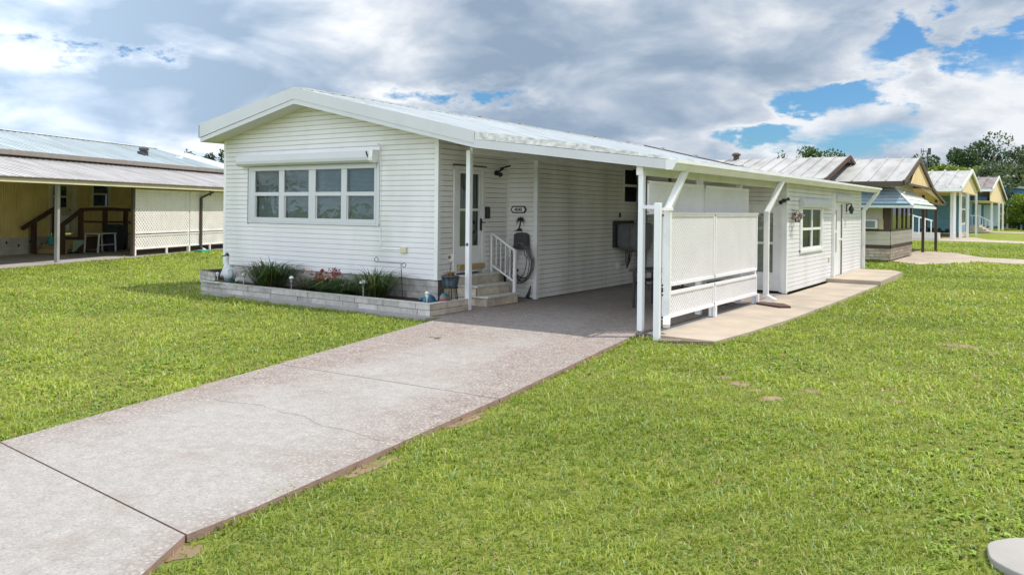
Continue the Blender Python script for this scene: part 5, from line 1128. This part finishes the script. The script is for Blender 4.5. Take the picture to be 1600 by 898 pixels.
x, y = ground_at(1592, 104); tree('round_bush', 'dense dark green rounded bush at the right edge beside the blue gable home', x, y, 3.1, 5.2, (.015,.035,.012), (.05,.085,.025), 3600, .30, .05, 1.25, None, 26, 'bush')
# fan palm at the right edge
px_, py_ = ground_at(1600, 100)
pt = thing('palm_plant', 'spiky dark palm fronds above the round bush, right edge', 'palm', (px_,py_,GZ))
mb = MB()
for k in range(22):
    a = random.uniform(0,6.28); e = random.uniform(.0,1.1); L0 = random.uniform(1.6,2.4)
    P = [(L0*t*math.cos(a)*math.cos(e), L0*t*math.sin(a)*math.cos(e), 3.9+L0*t*math.sin(e)-.9*t*t) for t in (0,.35,.7,1)]
    for i in range(3): mb.bar(P[i],P[i+1],.30*(1-i*.28),.02)
mb.build('fronds', M('palm_green',(.05,.09,.05),.5,.3,2), pt, False, True)
mb = MB(); mb.tube([(0,0,0),(0,0,3.9)], .16, 8); mb.build('trunk', BARK, pt, False, True)
# hedge plants at the foot of the first blue home
for i, u in enumerate((1448,1462,1478)):
    x, y = ground_at(u, 72); tree('low_shrub', ['low shrub at the foot of the blue wall, behind the inner brown post','low shrub at the foot of the blue wall between the brown posts','low shrub at the foot of the blue wall right of the brown posts'][i], x, y, .75, 1.6, (.03,.06,.03), (.10,.14,.07), 260, .2, .05, 1.4, 'shrubs along the blue wall', 8, 'bush')

# ------------------------------------------------------------------ grass blades on the lawns (one mass)
EXCL = [[(xl(-6),-6),(-3.0,-6),(-3.35,1.2),(-3.81,2.29),(-4.08,2.71),(-4.48,6.06),(-5.23,11.14),(-5.23,11.16),(-4.92,11.12),(-3.98,11.08),(-3.86,12.4),(-3.74,14.4),(-3.69,18.2),(-3.66,26.4),(-4.1,27.1),(-5.0,27.2),(-5.0,28.2),(-16.1,28.4),(-17.2,13.4),(-17.25,11.6),(-16.3,11.2),(-15.5,10.6),(-15.2,10.5),(-8.75,10.35),(-8.55,10.56)],
        [(-5.3,34.6),(-4.1,33.0),(-2.4,36.6),(3,35.6),(3,38.6),(-2.5,40.6),(-4.0,44.4),(-6.5,45.5),(-16,45),(-22,32),(-16,34.4)],
        [(.03+.33*math.cos(t),5.20+.33*math.sin(t)) for t in [i*.3 for i in range(21)]],
        [(-9,64),(-4.6,63.5),(2,61),(2,64),(-4,69),(-5.2,75),(-9,75)]]
na = (math.cos(NA), math.sin(NA)); EXCL.append([(-25.6+a*na[0]-b*na[1], 11+a*na[1]+b*na[0]) for a, b in ((.3,-8),(.3,6.6),(-.1,6.6),(-.1,20),(-12,20),(-12,-8))])
def vnoise(P, s, seed):
    r = np.random.default_rng(seed); z = np.zeros(len(P))
    for o in range(3):
        for _ in range(5): a = r.uniform(0,6.28); f = s*(1.9**o)*r.uniform(.7,1.4); z += np.sin((P[:,0]*np.cos(a)+P[:,1]*np.sin(a))*f + r.uniform(0,6.28))/(1.5**o)
    return z/4.5
parts = []
for (r0, r1, dens, hh, ww) in ((2.4,5.5,3900,.036,.0066),(5.5,9,2300,.040,.0088),(9,16,1000,.046,.014),(16,30,420,.055,.022),(30,62,120,.065,.045)):
    a0, a1 = R(-30), R(84); n = int((r1*r1-r0*r0)/2*(a1-a0)*dens); rr = np.sqrt(rng.uniform(r0*r0, r1*r1, n)); a = rng.uniform(a0, a1, n)
    P = np.stack([-np.sin(a)*rr, np.cos(a)*rr], 1); keep = np.ones(n, bool)
    for e in EXCL: keep &= ~inpoly(P, e)
    P = P[keep]; den = vnoise(P, 1.6, 3); k2 = rng.random(len(P)) < np.clip(.92+.35*den, .35, 1)
    for (cx, cy, sx, sy) in ((-2.85,8.75,.12,.14),(-2.6,8.5,.1,.1),(-2.35,8.25,.1,.12),(-2.1,8.85,.14,.09),(-3.1,8.95,.09,.1),(-1.1,13.2,.28,.2),(-.75,12.8,.16,.16),(-.25,12.9,.22,.12),(-4.35,5.75,.14,.5),(-4.12,4.3,.1,.35),(-3.92,2.62,.12,.22),(-3.55,2.2,.1,.2),(-2.65,2.1,.16,.06),(-7.45,5.5,.09,.35),(-7.75,6.7,.08,.25),(-3.0,1.9,.14,.1),(-1.9,2.05,.1,.06),(-4.9,9,.07,.4),(-.1,5.5,.12,.1)):
        q = ((P[:,0]-cx)/(sx*1.15))**2+((P[:,1]-cy)/(sy*1.25))**2; k2 &= (rng.random(len(P)) < np.clip((q-.1)*.8+.12, .22, 1))
    P = P[k2]; parts.append((P, hh, ww))
PP = np.concatenate([p[0] for p in parts]); HH = np.concatenate([np.full(len(p[0]), p[1]) for p in parts]); WW = np.concatenate([np.full(len(p[0]), p[2]) for p in parts]); n = len(PP)
t1 = vnoise(PP, .7, 11)[:,None]; t2 = vnoise(PP, 5.5, 12)[:,None]; t4 = vnoise(PP, 14, 19)[:,None]; t3 = rng.uniform(0,1,(n,1))
g0 = np.array((.15,.21,.025)); g1 = np.array((.38,.43,.075)); m = np.clip(.42+.40*t1+.40*t2+.30*t4+(t3-.5)*.8, 0, 1); cols = g0*(1-m)+g1*m
bl = rng.random(n) < .10; cols[bl] = np.array((.27,.36,.16))*rng.uniform(.8,1.25,(bl.sum(),1))
dry = rng.random(n) < np.clip(.07+.14*(-t2[:,0])+.10*t1[:,0], .02, .4); cols[dry] = np.array((.42,.33,.15))*rng.uniform(.6,1.2,(dry.sum(),1))
bh = HH*rng.uniform(.4,1.5,n)*np.clip(1+.45*t2[:,0]+.3*t4[:,0],.45,1.7); bw = WW*rng.uniform(.6,1.4,n); ln = rng.uniform(.1,1.9,n)
# low broad-leaved weeds in loose colonies among the grass
wd = np.concatenate([rng.uniform((-4,2.2),(6,14),(9000,2)), rng.uniform((-16,0),(-6.5,10.4),(6000,2))]); wd = wd[vnoise(wd, 1.1, 31) > .22]
for e in EXCL: wd = wd[~inpoly(wd, e)]
wp = np.repeat(wd, 7, 0) + rng.normal(0, .012, (len(wd)*7, 2)); m2 = len(wp)
wc = np.array((.24,.33,.05))*rng.uniform(.6,1.35,(m2,1))*np.repeat(rng.uniform(.75,1.25,(len(wd),1)),7,0)
PP = np.concatenate([PP, wp]); cols = np.concatenate([cols, wc]); bh = np.concatenate([bh, rng.uniform(.02,.042,m2)]); bw = np.concatenate([bw, rng.uniform(.014,.026,m2)]); ln = np.concatenate([ln, rng.uniform(.9,1.9,m2)]); n = len(PP)
g = blades('grass', np.stack([PP[:,0],PP[:,1],np.full(n,GZ)],1), rng.uniform(0,6.28,n), bh, bw, ln, cols, GRASSM)
tag(g, 'short bright green lawn grass', 'grass', kind='stuff')

# ------------------------------------------------------------------ render settings
SC.cycles.max_bounces = 6; SC.cycles.diffuse_bounces = 4; SC.cycles.glossy_bounces = 3; SC.cycles.transparent_max_bounces = 12
SC.cycles.use_denoising = True
